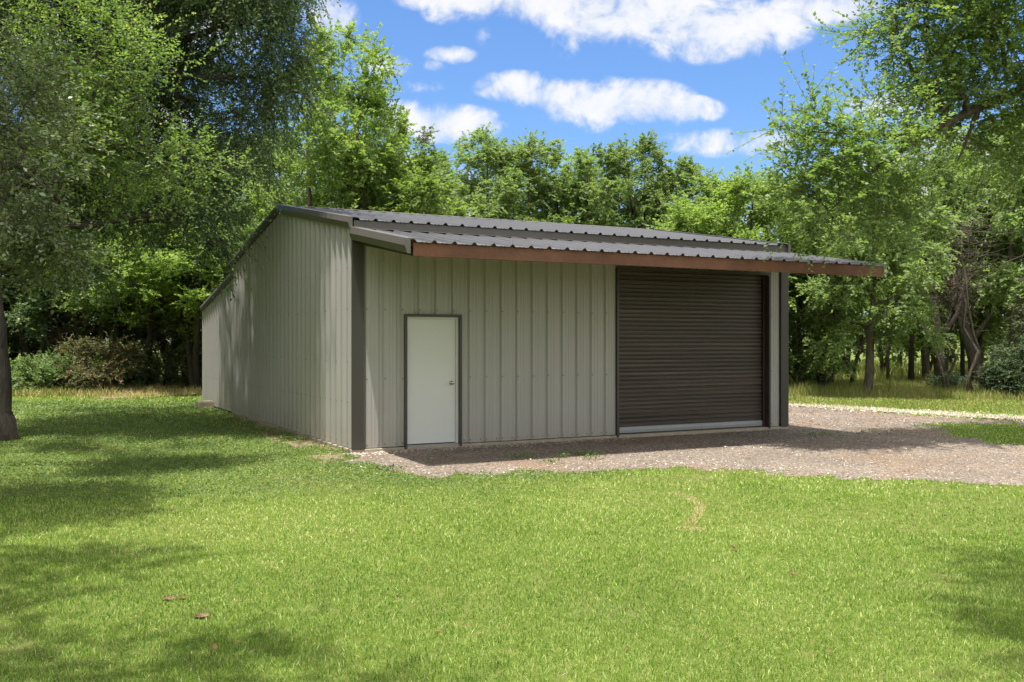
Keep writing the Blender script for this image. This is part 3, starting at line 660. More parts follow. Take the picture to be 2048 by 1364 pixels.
def place(kind, X, Y, h, label, group, rz=None, wx=1.0, seed=[100]):
    seed[0] += 1; rnd = random.Random(seed[0]); src = protos[kind]; H0 = {'tall':11,'tall2':11,'open':10,'cedar':9,'low':6,'shade':9,'high':8,'skirt':8}[kind]
    s = h/H0; rz = rnd.uniform(0, 6.28) if rz is None else rz; sc = (s*wx, s*wx, s)
    if kind not in used:
        used.add(kind); src.location = (X, Y, 0); src.rotation_euler = (0,0,rz); src.scale = sc; src['label'] = label; src['group'] = group; return src
    return copy_tree(src, (X, Y, 0), rz, sc, label, group)
def pt(kind, px, ytop, Y, label, group, wx=1.0, rz=None):
    X = (px-1024)/FPX*Y; h = CAMZ + (HY-ytop)/FPX*Y; place(kind, X, Y, h, label, group, rz, wx)
GL = 'trees in the dark woods left of the shed'; GR = 'trees in the woods right of the shed'
# behind the shed, left to right
pt('tall2', 665, 38, 28.5, 'tallest bright green tree, rising just behind the left slope of the shed roof', G_BACK, .8)
pt('tall2', 725, 160, 32, 'bright green tree close behind the tallest one, above the left end of the ridge', G_BACK, .8)
pt('tall', 560, 250, 33, 'green tree behind the left slope of the shed roof, half hidden by hanging boughs', G_BACK, .9)
pt('low', 790, 285, 29, 'rounded yellow green tree leaning over the ridge near the corner', G_BACK, 1.0)
pt('cedar', 845, 272, 36, 'olive cedar with a thin pointed top between two leafy trees behind the roof', G_BACK, .95)
pt('tall', 965, 245, 40, 'leafy tree with the highest crown behind the middle of the roof', G_BACK, .98)
pt('tall', 1065, 258, 41, 'leafy tree behind the roof, second from the cedar', G_BACK, .98)
pt('tall2', 1140, 300, 42, 'smaller leafy tree at the dip in the tree line behind the roof', G_BACK, .95)
pt('open', 1215, 285, 41, 'open branched oak behind the roof, first to the right of the dip', G_BACK, .95)
pt('open', 1300, 262, 41, 'open branched oak with the highest top right of the dip', G_BACK, .98)
pt('open', 1385, 310, 40, 'open branched oak behind the right part of the roof', G_BACK, 1.0)
pt('low', 1470, 345, 34, 'round light green tree behind the right end of the roof', G_BACK, 1.1)
pt('low', 1400, 400, 32, 'low light green tree just above the roof line, right of the oaks', G_BACK, 1.0)
pt('tall', 1540, 330, 40, 'pale green tree behind the right end of the roof, below the elm limb', G_BACK, 1.0)
for i, (x, yt, Y) in enumerate(((890,300,46),(1010,285,47),(1160,315,47),(1260,310,46),(1440,355,46),(760,300,44),(1350,335,47))):
    pt(('open','tall','tall2','open','tall','tall','open')[i], x, yt, Y, 'tree in the second row behind the shed, seen through gaps in the front row', G_BACK+', second row', .85)
# left woods
pt('high', 300, 330, 35, 'bright sunlit green tree in the woods between the left trunk and the shed', GL, 1.05)
pt('high', 385, 420, 33.5, 'low bright green tree spreading beside the rear corner of the shed', GL, 1.25)
pt('high', 215, 440, 36, 'low green tree in the woods behind the reddish bush', GL, 1.1)
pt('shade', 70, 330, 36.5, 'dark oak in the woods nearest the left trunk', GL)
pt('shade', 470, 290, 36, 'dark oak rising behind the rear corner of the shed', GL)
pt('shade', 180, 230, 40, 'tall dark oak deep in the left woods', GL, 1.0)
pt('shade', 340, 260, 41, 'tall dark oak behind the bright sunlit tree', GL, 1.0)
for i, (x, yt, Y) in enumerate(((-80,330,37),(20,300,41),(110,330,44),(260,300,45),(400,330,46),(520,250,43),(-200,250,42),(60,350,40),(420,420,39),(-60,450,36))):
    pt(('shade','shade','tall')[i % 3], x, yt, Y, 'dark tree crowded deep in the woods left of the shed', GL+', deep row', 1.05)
# right woods
pt('high', 1640, 380, 33.5, 'bright green tree right of the shed corner, low boughs over the grass', GR, .85)
pt('skirt', 1600, 470, 34, 'low bright green tree filling the gap beside the dark corner trim', GR, .85)
pt('skirt', 1737, 330, 30.6, 'broad green tree with a straight grey trunk right of the shed, boughs hanging low', GR, .95)
pt('high', 1660, 300, 36, 'green tree rising behind the end of the canopy, left of the broad tree', GR, .7, 1.0)
pt('open', 1880, 300, 36.5, 'forked dark oak in the middle of the right woods', GR, .85)
pt('open', 1952, 330, 37.5, 'leaning forked oak left of the dark bush at the right edge', GR, .85)
pt('skirt', 2030, 200, 35, 'full green tree at the right edge of the woods', GR, .8)
pt('tall2', 1850, 250, 40, 'light green tree seen behind the dead brush', GR, .9)
pt('tall2', 1960, 260, 43, 'light green tree behind the leaning forked oak', GR, .9)
pt('cedar', 2050, 560, 32, 'dark cedar at the right edge above the dark bush', GR, 1.1)
for i, (x, yt, Y) in enumerate(((1590,380,46),(1690,370,48),(1900,350,56),(2070,300,50),(2160,240,42),(2250,260,38),(1800,350,56),(1770,420,47),(1860,460,46),(1985,420,47))):
    pt(('tall','tall2','open')[i % 3], x, yt, Y, 'tree in the far row of the right woods, seen between nearer trunks', GR+', far row', .9)
# trees on either side outside the frame, seen from a step aside and in reflections
# thin bare trunks seen under the right crowns
def bare(px, yb, w, h, label, lean=0., mat=None, fork=False):
    X, Y = gp(px, yb); r = w/2/FPX*Y; mb = MB()
    mb.tube([(0,0,-.1),(lean*.2,0,h*.3),(lean*.6,0.05,h*.65),(lean,0,h)], [r*1.25, r, r*.85, r*.5], 8)
    if fork:
        mb.tube([(lean*.15,0,h*.2),(-.5,0,h*.5),(-.9,.1,h*.85)], [r*.8,r*.6,r*.3], 7); mb.tube([(lean*.3,0,h*.4),(.6,0,h*.7),(.9,.1,h)], [r*.6,r*.4,r*.2], 7)
    t_ = empty('bare_tree', (X, Y, 0), 0, label, 'tree', 'bare lower trunks in the right woods'); mb.build('trunk', mat or M_bark, t_, smooth=True)
for a in (
          (1882,780,22,4.,'black trunk forking low in the middle of the right woods',-.3,M_barkD,True),
          (1955,776,20,4.2,'brown trunk leaning left beside the dark bush, forked',-.9,M_bark,True),
          (1822,770,11,4.5,'slim dark trunk between the broad tree and the black fork',.05,M_barkD,False),
          (1925,772,9,4.5,'slim dark trunk between the black fork and the brown leaning trunk',.0,M_barkD,False),
          (1658,778,12,3.,'short dark trunk nearest the shed corner',-.4,M_barkD,True),
          (1700,776,8,3.,'thin dark trunk leaning right beside the grey trunk',.9,M_barkD,False),
          (1776,768,6,4,'pale thin trunk right of the grey trunk',.0,M_bark,False)):
    bare(*a)
GT = 'bare dark stems in the shade of the left woods'
for a in ((90,762,10,.3),(130,757,16,-.5),(185,760,9,.6),(232,762,14,.1),(275,757,8,-.7),(330,763,10,.5),(372,760,13,-.2),(398,768,5,-.4)):
    X, Y = gp(a[0], a[1]+14); r = a[2]/2/FPX*Y; h = 4.2; mb = MB(); rr = random.Random(a[0])
    P = [(0,0,-.1),(a[3]*.3,0,1.2),(a[3]*.7+rr.gauss(0,.15),0,2.6),(a[3]*1.3,.1,h)]; mb.tube(P, [r*1.2,r,r*.8,r*.5], 7)
    for k in range(5):
        z = rr.uniform(.9,3.4); d = rr.choice((-1,1)); q = wob((a[3]*z/3.5,0,z),(a[3]*z/3.5+d*rr.uniform(.6,1.5),rr.uniform(-.5,.3),z+rr.uniform(-.2,.9)),4,.08,rr); mb.tube(q,[r*.3,r*.25,r*.2,r*.12,.006],5,False)
    t_ = empty('dead_tree', (X, Y, 0), 0); mb.build('trunk', M_barkD if a[2] > 8 else M_barkR, t_, smooth=True); tag(t_, 'bare dark stem with broken side branches in the shaded left woods', 'tree', GT)
# dead brush hanging in the right woods
def deadbrush(name, label, c, n, L, seed, mat, down=.6, spread=1.):
    rr = random.Random(seed); mb = MB(); c = Vector(c)
    for i in range(n):
        a = rr.uniform(0, 6.28); p0 = Vector((rr.gauss(0,.35)*spread, rr.gauss(0,.3), rr.gauss(.0,.5)*spread))
        e = p0 + Vector((math.cos(a)*rr.uniform(.5,1)*L, math.sin(a)*.6*L, rr.uniform(-down, .5)*L))
        P = wob(p0, e, 5, .09, rr); r = rr.uniform(.008, .022); mb.tube(P, [r, r*.85, r*.7, r*.5, r*.35, .003], 4, False)
    # stem to the ground
    for k in range(2):
        P = wob((k*.25, 0, -c.z-.1), (rr.gauss(0, .3), 0, .3), 7, .05, rr); mb.tube(P, [.055,.05,.045,.04,.034,.03,.024,.015], 6)
    o = mb.build(name, mat, smooth=True); o.location = c; tag(o, label, 'dead tree'); return o
deadbrush('dead_tree', 'dead tree with a tangle of bare grey brown twigs in the right woods', at(1885,560,31.5), 230, 1.6, 3, M_barkD2, .8)
deadbrush('dead_tree', 'dead leafless branch showing pale beside the tangle of twigs', at(1935,480,30.5), 80, 1.7, 4, M_bark, .2)
deadbrush('dead_bush', 'brown tangle of dead twigs in the shade of the left woods, nearer the left trunk', at(125,655,35.6), 110, 1.6, 5, M_barkR, .8, 1.6)
deadbrush('dead_bush', 'brown tangle of dead twigs in the shaded woods beside the rear corner of the shed', at(335,690,35.6), 110, 1.5, 6, M_barkR, .8, 1.6)
# shrubs
def shrub(name, label, c, lobes, n, ll, mat, seed, group=None, bark_=None, ntw=None, tl=.35, droop=.1):
    lb = [((c[0]+l[0], c[1]+l[1], l[2]), (l[3], l[3], l[4])) for l in lobes]
    tr = [([(c[0],c[1],-.05),(c[0]+l[0]*.5,c[1]+l[1]*.5,l[2]*.5),(c[0]+l[0],c[1]+l[1],l[2])],[.03,.022,.012]) for l in lobes[:5]]
    return tree(name, label, (c[0],c[1],0), tr, lb, n, ntw or n*16, 10, tl, ll, mat, bark_ or M_barkR, seed, droop, group, cat='bush', spread=.5, lw=.28, twr=.005, clumpwood=.4, sides=5)
def bl(w, h, k, seed):
    rr = random.Random(seed); return [(rr.uniform(-w, w), rr.uniform(-.4, .6), rr.uniform(.25, .75)*h, rr.uniform(.35,.55)*min(w, 1.2), rr.uniform(.25,.4)*h) for _ in range(k)]
X, Y = gp(205, 786); shrub('cedar_bush', 'reddish brown half dead cedar bush at the edge of the left woods', (X, Y), bl(1.0, 1.9, 8, 1), 50, .09, 'rust', 41)
X, Y = gp(80, 785); shrub('bush', 'leafy green bush spilling over the grass beside the left trunk', (X, Y), bl(1.3, 1.1, 9, 2), 55, .10, 'shrub', 42)
X, Y = gp(140, 782); shrub('bush', 'rounded green bush between the left trunk and the reddish cedar bush', (X, Y-.3), bl(1.0, 1.3, 7, 3), 45, .10, 'shrub', 43)
X, Y = gp(290, 778); shrub('bush', 'dark low bush behind the dry grass, right of the reddish cedar bush', (X, Y-.4), bl(1.3, 1.5, 9, 4), 60, .10, 'deep', 44)
X, Y = gp(375, 778); shrub('bush', 'olive bush next to the rear corner of the shed', (X, Y-.2), bl(1.2, 2.0, 9, 5), 60, .10, 'cedar', 45)
X, Y = gp(1600, 780); shrub('bush', 'bright green bush against the right corner of the shed', (X, Y), bl(.9, 1.6, 8, 6), 45, .11, 'shrub', 46)
X, Y = gp(2010, 790); shrub('bush', 'dark green bush in deep shade at the right edge', (X+.4, Y), bl(.8, 1.0, 9, 7), 60, .09, 'deep_shaded', 47)
X, Y = gp(2075, 796); shrub('bush', 'tall dark green bush cut off by the right edge', (X, Y), bl(1.0, 2.0, 9, 8), 60, .09, 'deep_shaded', 48)
X, Y = gp(1930, 786); shrub('bush', 'small low green bush in front of the leaning trunk', (X, Y+.5), bl(.7, .6, 6, 9), 24, .08, 'deep_shaded', 49)
# far wood: low mass closing the view, plus unseen foliage added to block sky light
def far_wood_and_screen():
    rng = np.random.RandomState(77); n = 46000
    th = rng.uniform(-1.0, 1.0, n); r = rng.uniform(47, 62, n) + 5*np.abs(th); x = np.sin(th)*r*1.15; y = np.cos(th)*r*.9+6
    h = 1.2 + 5.2*vnoise(x, y, .22) + (x < -6)*3.0; z = rng.rand(n)**.9 * h
    px = 1024 + x/y*FPX; keep = ~((px > 1590) & (z < 1.0 + 1.3*vnoise(x, y, .5)) & (rng.rand(n) < .8)); x, y, z = x[keep], y[keep], z[keep]; n = len(x)
    nb = 26000; th = rng.uniform(R(100), R(260), nb); r = rng.uniform(17, 24, nb); xb = np.sin(th)*r; yb = np.cos(th)*r; zb = rng.rand(nb)*(8+5*vnoise(xb, yb, .3))
    ns = 52000; sg = rng.choice([-1, 1], ns, p=[.88, .12]); ys = rng.uniform(-6, 34, ns); xs = sg*(rng.uniform(13.2, 19, ns) + np.maximum(0, ys-16)*.55 + (sg > 0)*6); zs = rng.rand(ns)*np.where(sg < 0, 1.5, 1)*(9+6*vnoise(xs, ys, .3)); nb += ns
    xb = np.concatenate([xb, xs]); yb = np.concatenate([yb, ys]); zb = np.concatenate([zb, zs])
    x = np.concatenate([x, xb]); y = np.concatenate([y, yb]); z = np.concatenate([z, zb]); n = len(x)
    D = rng.normal(size=(n, 3)); D /= np.linalg.norm(D, axis=1, keepdims=True)
    V, F = leafmesh(np.stack([x, y, z], 1), D, rng.uniform(.25, .5, n), rng.uniform(.08, .16, n), rng, 1.)
    o = link('far_wood_and_screen', npmesh('far_wood_and_screen', V, F, LEAF['mid'], {'rnd': rng.rand(n)})); tag(o, 'distant green wood closing the view, and unseen foliage added to block sky light', 'wood', kind='stuff')
far_wood_and_screen()
# dead twig caught on the ridge
mb = MB(); rr = random.Random(9)
for e in ((-.28,0,.26),(-.12,.1,.2),(-.34,0,.1),(.1,0,.1)): mb.tube(wob((0,0,0), e, 4, .08, rr), [.014,.012,.009,.006,.003], 5)
mb.v = [(x, y, z) for x, y, z in mb.v]; o = mb.build('dead_twig', M_barkR); w_ = Vector((CX - 4.5*sa - .0, CY + 4.5*ca, z_(4.47))); o.location = w_; tag(o, 'small dead twig sticking up at the front end of the roof ridge', 'twig')

# ------------------------------------------------------------------ grass, weeds, pebbles
rng = np.random.RandomState(3)
def scatter(dens, y0, y1, mx=1.0, k=.56):
    """random points in the wedge seen by the camera (plus a margin) between depths y0,y1"""
    w1 = y1*k+mx; n = int(dens * 2*w1*(y1-y0)); x = rng.uniform(-w1, w1, n); y = rng.uniform(y0, y1, n); m = np.abs(x) < y*k+mx; return x[m], y[m]
def footprint(x, y, m=0.):
    s, v = tolocal(x, y); return (s > -.05-m) & (s < BW+.05+m) & (v > -.04-m) & (v < LD+.05)
def edge_noise(x, y): return (fbm(x, y, 1.5)-.5)*.9 + (vnoise(x+9, y, 6)-.5)*.5
def on_gravel(x, y, jag=1.):
    ex = edge_noise(x, y)*jag; ey = edge_noise(x+31, y+7)*jag
    return inpoly(x+ex, y+ey, GRAV) & ~inpoly(x+ex, y+ey, PATCH)
def weedzone(x, y):
    """low broad-leaved weeds and clover around the left corner of the shed"""
    w = np.clip((y - 10.2 - .10*(x+3)**2*(x > -3) - 1.2*(fbm(x, y, .7)-.5)*2) / 1.5, 0, 1); w = np.where(x > 1.5, 0, w); return w
def arcmask(x, y):
    w = linedist(x, y, ARC); return ((w < .055 + .05*(vnoise(x, y, 9)-.5)) | (linedist(x, y, ARC2) < .12)) 
def barem(x, y):
    s, v = tolocal(x, y); near = (s < -.0) & (s > -.45-.4*fbm(x, y, 1.3)) & (v < 9) & (v > -.8); b = near & (fbm(x, y, 2.2) > .52)
    return b | (inpoly(x, y, BARE) & (fbm(x, y, 3.) > .35)) | (fbm(x+50, y, .9) > .73) & (y > 11)
def blades(x, y, hgt, wid, rnd, lean=.85, seed=0):
    n = len(x); a = rng.uniform(0, 2*np.pi, n); b = rng.uniform(0, 2*np.pi, n); ln = np.abs(rng.normal(0, lean, n))
    D = np.stack([np.cos(b)*ln, np.sin(b)*ln, np.ones(n)], 1); D /= np.linalg.norm(D, axis=1, keepdims=True)
    S = np.stack([np.cos(a), np.sin(a), np.zeros(n)], 1) * wid[:, None]; P = np.stack([x, y, np.zeros(n)-.002], 1); H = hgt[:, None]
    tip = P + D*H; tip[:, 2] -= hgt*.12*ln; tip[:, :2] += D[:, :2]*H*.25
    V = np.stack([P - S*.5, P + S*.5, P + D*H*.55 + S*.5, tip, P + D*H*.55 - S*.5], 1).reshape(-1, 3); B_ = np.arange(n)*5
    F4 = np.stack([B_, B_+1, B_+2, B_+4], 1); F3 = np.stack([B_+4, B_+2, B_+3, B_+3], 1)
    return V, F4, np.stack([B_+4, B_+2, B_+3], 1), rnd
def bladeobj(name, parts, mat, label, cat):
    # quads as two tris keep one face size
    VV = []; FF = []; RR = []; off = 0
    for V, F4, F3, r in parts:
        F = np.concatenate([F4[:, [0,1,2]], F4[:, [0,2,3]], F3]) + off; VV.append(V); FF.append(F); RR.append(np.concatenate([r, r, r])); off += len(V)
    o = link(name, npmesh(name, np.concatenate(VV), np.concatenate(FF), mat, {'rnd': np.concatenate(RR)})); return tag(o, label, cat, kind='stuff')
def grid_sheet(name, x0, x1, y0, y1, c, mask, z, mat):
    xs = np.arange(x0, x1, c); ys = np.arange(y0, y1, c); gx, gy = np.meshgrid(xs, ys, indexing='ij'); m = mask((gx+c/2).ravel(), (gy+c/2).ravel()).reshape(gx.shape)
    I, J = np.nonzero(m); ny = len(ys)+1; vid = lambda i, j: i*ny+j
    F = np.stack([vid(I, J), vid(I+1, J), vid(I+1, J+1), vid(I, J+1)], 1); u, inv = np.unique(F.ravel(), return_inverse=True)
    V = np.stack([x0+(u//ny)*c, y0+(u % ny)*c, np.full(len(u), z)], 1); o = link(name, npmesh(name, V, inv.reshape(F.shape), mat)); tag(o, kind='structure'); return o
grid_sheet('bare_soil', -10, -1.8, 14, 25, .06, lambda x, y: barem(x, y) & ~on_gravel(x, y) & ~footprint(x, y, -.04) & (tolocal(x, y)[0] > -1.3), .003, M_dirt)
grid_sheet('gravel_drive', -4.2, 24, 11.2, 31, .055, on_gravel, .004, M_gravel)
parts = []
for y0, y1, dens, hh, ww in ((3.6,6.2,7600,.029,.0034),(6.2,8.5,5600,.030,.004),(8.5,11.5,3300,.031,.0054),(11.5,15.5,1500,.038,.008),(15.5,20,800,.04,.011),(20,27,420,.045,.017),(27,40,230,.06,.026)):
    x, y = scatter(dens, y0, y1, .8); wz = weedzone(x, y)
    keep = ~footprint(x, y) & ~on_gravel(x, y) & ~(arcmask(x, y) & (rng.rand(len(x)) > .12)) & ~(barem(x, y) & (rng.rand(len(x)) > .25)) & (rng.rand(len(x)) > wz*.6)
    thin = ((fbm(x, y+20, .55) > .62) & (y > 9) & (rng.rand(len(x)) > .55)) | ((fbm(x+7, y+3, 2.6) > .72) & (rng.rand(len(x)) > .55)); keep &= ~thin
    x, y = x[keep], y[keep]; n = len(x); patch = fbm(x, y, .35)*.6 + fbm(x, y, 1.6)*.4
    r = np.clip(rng.beta(1.5, 2.1, n)*1.0 + (patch-.5)*.65 + (y > 9)*.03, 0, 1)
    h = hh*rng.uniform(.5, 1.45, n)*(.75+.35*fbm(x+3, y, .8)+.25*vnoise(x, y+5, 4.5)); parts.append(blades(x, y, h, ww*rng.uniform(.7, 1.3, n), r))
# stray taller straws
x, y = scatter(12, 3.6, 13, .8); k = ~footprint(x, y) & ~on_gravel(x, y); x, y = x[k], y[k]; parts.append(blades(x, y, rng.uniform(.045, .075, len(x)), np.full(len(x), .003), rng.uniform(.6, 1, len(x)), .9))
bladeobj('lawn_grass', parts, M_blade, 'short bright green lawn grass covering the foreground', 'grass')
# weeds
VV = []; FF = []; RR = []; off = 0
for y0, y1, dens, sz in ((8.5,12,1500,.022),(12,16,1300,.026),(16,21,700,.034),(21,28,300,.05)):
    x, y = scatter(dens, y0, y1, .5); wz = weedzone(x, y); k = ~footprint(x, y) & ~on_gravel(x, y, .8) & ~(barem(x, y) & (rng.rand(len(x)) > .12)) & (rng.rand(len(x)) < wz*(.35+1.1*fbm(x, y, 2.4))); x, y = x[k], y[k]; n = len(x)
    D = np.stack([rng.normal(size=n), rng.normal(size=n), rng.uniform(.1, .9, n)], 1); D /= np.linalg.norm(D, axis=1, keepdims=True)
    V, F = leafmesh(np.stack([x, y, rng.uniform(.005, .04, n)*(.6+fbm(x, y, 3.))], 1), D, sz*rng.uniform(.7, 1.4, n), sz*.3*rng.uniform(.7, 1.3, n), rng, .6)
    VV.append(V); FF.append(F+off); off += len(V); RR.append(np.clip(rng.beta(2, 3, n) + (fbm(x, y, 1.1)-.5)*.6, 0, 1))
o = link('weeds', npmesh('weeds', np.concatenate(VV), np.concatenate(FF), M_weed, {'rnd': np.concatenate(RR)})); tag(o, 'low blue green clover and weeds near the left corner of the shed', 'weeds', kind='stuff')
# sprigs of weed growing in the gravel
VV = []; FF = []; RR = []; off = 0
for (px, py, w, n) in ((1045,914,.28,150),(1165,908,.3,170),(1185,918,.16,70),(1125,914,.1,40),(775,940,.16,120),(1105,925,.16,60),(1640,870,.5,160),(1760,866,.6,160),(860,925,.1,20)):
    cx_, cy_ = gp(px, py); x = cx_+rng.normal(size=n)*w*.55; y = cy_+rng.normal(size=n)*w*.4; D = np.stack([rng.normal(size=n), rng.normal(size=n), rng.uniform(.1, .9, n)], 1); D /= np.linalg.norm(D, axis=1, keepdims=True)
    V, F = leafmesh(np.stack([x, y, rng.uniform(.01, .06, n)], 1), D, rng.uniform(.025, .05, n), rng.uniform(.008, .014, n), rng, .6); VV.append(V); FF.append(F+off); off += len(V); RR.append(rng.rand(n)*.6)
o = link('gravel_weeds', npmesh('gravel_weeds', np.concatenate(VV), np.concatenate(FF), M_weed, {'rnd': np.concatenate(RR)})); tag(o, 'small weed sprigs growing out of the gravel', 'weeds', kind='stuff')
# tall rough grass along the woods
parts = []
def fringe(poly_px, dens, h, w, rlo, rhi, lean=.5):
    poly = [gp(*p) for p in poly_px]; xs = [p[0] for p in poly]; ys = [p[1] for p in poly]; A = (max(xs)-min(xs))*(max(ys)-min(ys)); n = int(A*dens)
    x = rng.uniform(min(xs), max(xs), n); y = rng.uniform(min(ys), max(ys), n); k = inpoly(x, y, poly) & ~footprint(x, y) & (rng.rand(n) < .25+1.2*fbm(x, y, .9)); x, y = x[k], y[k]; n = len(x)
    parts.append(blades(x, y, h*rng.uniform(.4, 1.3, n)*(.5+fbm(x, y, .6)), w*rng.uniform(.6, 1.3, n), np.clip(rng.uniform(rlo, rhi, n)+(fbm(x, y, .8)-.5)*.5, 0, 1), lean))
fringe([(-200,794),(230,792),(230,772),(-200,772)], 230, .28, .022, .0, .7)
fringe([(150,794),(420,789),(420,771),(150,773)], 330, .24, .018, .3, 1.0, 1.1)
fringe([(1540,806),(2300,836),(2300,800),(1540,790)], 300, .10, .016, .0, .7)
fringe([(1540,792),(2300,806),(2300,764),(1540,762)], 420, .34, .012, .0, .65)
fringe([(1540,762),(2300,764),(2300,735),(1540,735)], 40, .6, .03, .0, .6)
bladeobj('rough_grass', parts, M_dry, 'tall rough grass, partly dry and tan, along the edge of the woods', 'grass')
# dead straw in the curved bare streak
x = rng.uniform(1.6, 4.2, 55000); y = rng.uniform(8.5, 13, 55000); k = arcmask(x, y); x, y = x[k], y[k]; n = len(x)
V, F4, F3, r = blades(x, y, rng.uniform(.015, .035, n), np.full(n, .007), rng.uniform(.5, .98, n), 2.0); bladeobj('straw', [(V, F4, F3, r)], M_dry, 'pale dead straw in the curved bare streak on the lawn', 'straw')
# pebbles
def pebbles():
    VV = []; FF = []; RR = []; off = 0
    oct_ = np.array([[1,0,0],[0,1,0],[-1,0,0],[0,-1,0],[0,0,1],[0,0,-.3]], float); of = np.array([[0,1,4],[1,2,4],[2,3,4],[3,0,4]])
    def put(x, y, s, r):
        nonlocal off
        n = len(x); a = rng.uniform(0, 6.28, n); c, sn = np.cos(a), np.sin(a); v = oct_[None] * (s[:, None, None]*rng.uniform(.6, 1.2, (n, 1, 3))) * np.array([1, 1, .6]) + rng.normal(size=(n, 6, 3))*s[:, None, None]*.12
        X_ = v[..., 0]*c[:, None]-v[..., 1]*sn[:, None]+x[:, None]; Y_ = v[..., 0]*sn[:, None]+v[..., 1]*c[:, None]+y[:, None]
        VV.append(np.stack([X_, Y_, v[..., 2]+.012], 2).reshape(-1, 3)); FF.append((np.arange(n)*6)[:, None, None].repeat(4, 1).repeat(3, 2)+of[None]+off); FF[-1] = FF[-1].reshape(-1, 3); off += 6*n; RR.append(np.repeat(r, 4))
    for y0, y1, dens, s in ((12,16,700,.012),(16,20,420,.015),(20,30,170,.022)):
        x, y = scatter(dens, y0, y1, 1.); k = on_gravel(x, y) & ~footprint(x, y); x, y = x[k], y[k]; n = len(x); sv, vv = tolocal(x, y)
        tan = (sv < 1.0) | (vv < -2.3)
        put(x, y, s*rng.uniform(.4, 1.0, n)*(1+.9*(rng.rand(n) > .95)), np.clip(rng.beta(1.6, 2.6, n)*.92 + .12*tan + (rng.rand(n) > .975)*.4, 0, 1))
    # pale stones washed along the front wall and along the lawn's edge
    n = 1500; s_ = rng.uniform(-.2, 5.2, n); v_ = -np.abs(rng.normal(.1, .16, n))-.05; x = CX+s_*ca-v_*sa; y = CY+s_*sa+v_*ca; put(x, y, rng.uniform(.01, .026, n), rng.uniform(.3, 1, n)**.8)
    pts = [Vector(p) for p in GRAV[:10]]
    for a, b in zip(pts[:-1], pts[1:]):
        n = int((b-a).length*70); t = rng.rand(n); x = a.x+(b.x-a.x)*t+rng.normal(size=n)*.3; y = a.y+(b.y-a.y)*t+.4+rng.normal(size=n)*.35; k = ~footprint(x, y, .0); put(x[k], y[k], rng.uniform(.008, .022, k.sum()), rng.uniform(.3, 1, k.sum()))
    n = 6500; px = rng.uniform(1540, 2300, n); py = np.interp(px, [1540, 1640, 1800, 2048, 2300], [806, 810.5, 821.5, 835.5, 846])+rng.normal(size=n)*2.2; Yv = CAMZ*FPX/(py-HY); X_ = (px-1024)/FPX*Yv; k = ~footprint(X_, Yv)
    put(X_[k], Yv[k], rng.uniform(.02, .045, k.sum()), rng.uniform(.4, .97, k.sum()))
    o = link('pebbles', npmesh('pebbles', np.concatenate(VV), np.concatenate(FF), M_peb, {'rnd': np.concatenate(RR)})); tag(o, 'loose brown and pale pebbles scattered over the gravel drive', 'pebbles', kind='stuff')
pebbles()
# ------------------------------------------------------------------ small things lying on the lawn
def dry_leaf(px, py, L_, label, seed):
    rr = random.Random(seed); mb = MB(); n = 6
    outline = [(0,0)] + [(t*L_, math.sin(math.pi*t**.8)*L_*.3*(1 if i % 2 else .8)) for i, t in enumerate((.2,.4,.6,.8))] + [(L_, 0)] + [(t*L_, -math.sin(math.pi*t**.8)*L_*.3*(1 if i % 2 else .8)) for i, t in enumerate((.8,.6,.4,.2))]
    vs = [(x-L_/2, y, .01+abs(y)*.7+.5*(x-L_/2)**2/L_) for x, y in outline] + [(0, 0, .004)]; m_ = len(outline)
    mb.add(vs, [(i, (i+1) % m_, m_) for i in range(m_)]); mb.tube([(-L_/2-.02, 0, .015), (-L_/2, 0, .012), (L_/2, 0, .012)], [.0015, .0015, .0006], 4)
    o = mb.build('dry_leaf', M_leafd, smooth=True); x, y = gp(px, py); o.location = (x, y, .02); o.rotation_euler = (rr.uniform(-.5, .5), rr.uniform(-.4, .4), rr.uniform(0, 6.28)); tag(o, label, 'leaf', 'fallen leaves on the lawn')
M_clod = dirt_mat('clod_soil', (.10, .065, .035), (.30, .21, .11))
M_leafd = dirt_mat('dry_leaf', (.17, .10, .045), (.33, .215, .11))
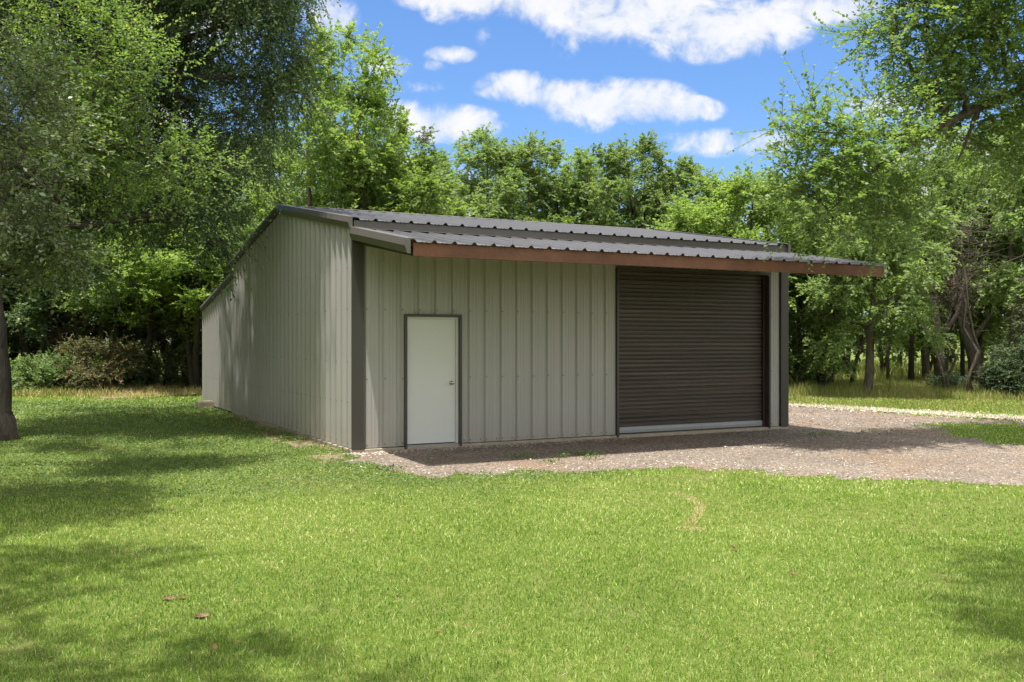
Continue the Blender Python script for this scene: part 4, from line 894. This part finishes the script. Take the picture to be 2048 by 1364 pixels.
x, y = scatter(2.2, 4.5, 16, .5); k = ~footprint(x, y) & ~on_gravel(x, y); x, y = x[k], y[k]; n = len(x); D = np.stack([rng.normal(size=n), rng.normal(size=n), rng.uniform(0, .5, n)], 1); D /= np.linalg.norm(D, axis=1, keepdims=True)
V, F = leafmesh(np.stack([x, y, rng.uniform(.006, .025, n)], 1), D, rng.uniform(.02, .045, n), rng.uniform(.006, .012, n), rng, .5); tag(link('leaf_litter', npmesh('leaf_litter', V, F, M_clod)), 'tiny bits of brown leaf litter sunk in the lawn', 'leaf litter', kind='stuff')
dry_leaf(427, 1304, .06, 'curled orange brown leaf on the grass, lowest of the fallen leaves', 1)
dry_leaf(1467, 1100, .07, 'small rust coloured leaf on the lawn to the right, below the bare streak', 2)
dry_leaf(876, 1271, .05, 'pale brown leaf in the grass at the lower middle', 3)
dry_leaf(1584, 1153, .05, 'dark brown leaf on the lawn, farthest right of the fallen leaves', 4)
def clod(px, py, r, label, seed, n=40):
    rr = random.Random(seed); mb = MB()
    ico = [(math.cos(a)*math.cos(b), math.sin(a)*math.cos(b), math.sin(b)) for b in (-.3, .4, 1.0) for a in [k*1.0472+b for k in range(6)]] + [(0, 0, 1)]
    vs = [(x*r*rr.uniform(.8, 1.15), y*r*.7*rr.uniform(.8, 1.15), max(-.01, z*r*.3*rr.uniform(.6, 1.3))) for x, y, z in ico]
    mb.add(vs, [(b*6+i, b*6+(i+1) % 6, (b+1)*6+(i+1) % 6, (b+1)*6+i) for b in (0, 1) for i in range(6)] + [(12+i, 12+(i+1) % 6, 18) for i in range(6)])
    for k in range(n):
        p = Vector((rr.gauss(0, r*.5), rr.gauss(0, r*.35), rr.uniform(0, r*.4))); d = Vector((rr.gauss(0, 1), rr.gauss(0, 1), rr.uniform(0, .9))).normalized()*r*rr.uniform(.3, .8); w = .0022
        mb.add([p, p+Vector((w, w, 0)), p+d], [(0, 1, 2)])
    o = mb.build('grass_clod', M_clod); x, y = gp(px, py); o.location = (x, y, .012); tag(o, label, 'clod')
clod(404, 1234, .055, 'brown clod of dead grass standing up on the lawn', 5)
clod(338, 1199, .05, 'flat smear of brown soil and straw left of the clod', 6, 60)
clod(365, 1197, .03, 'small bit of dry thatch between the flat smear and the clod', 7, 30)
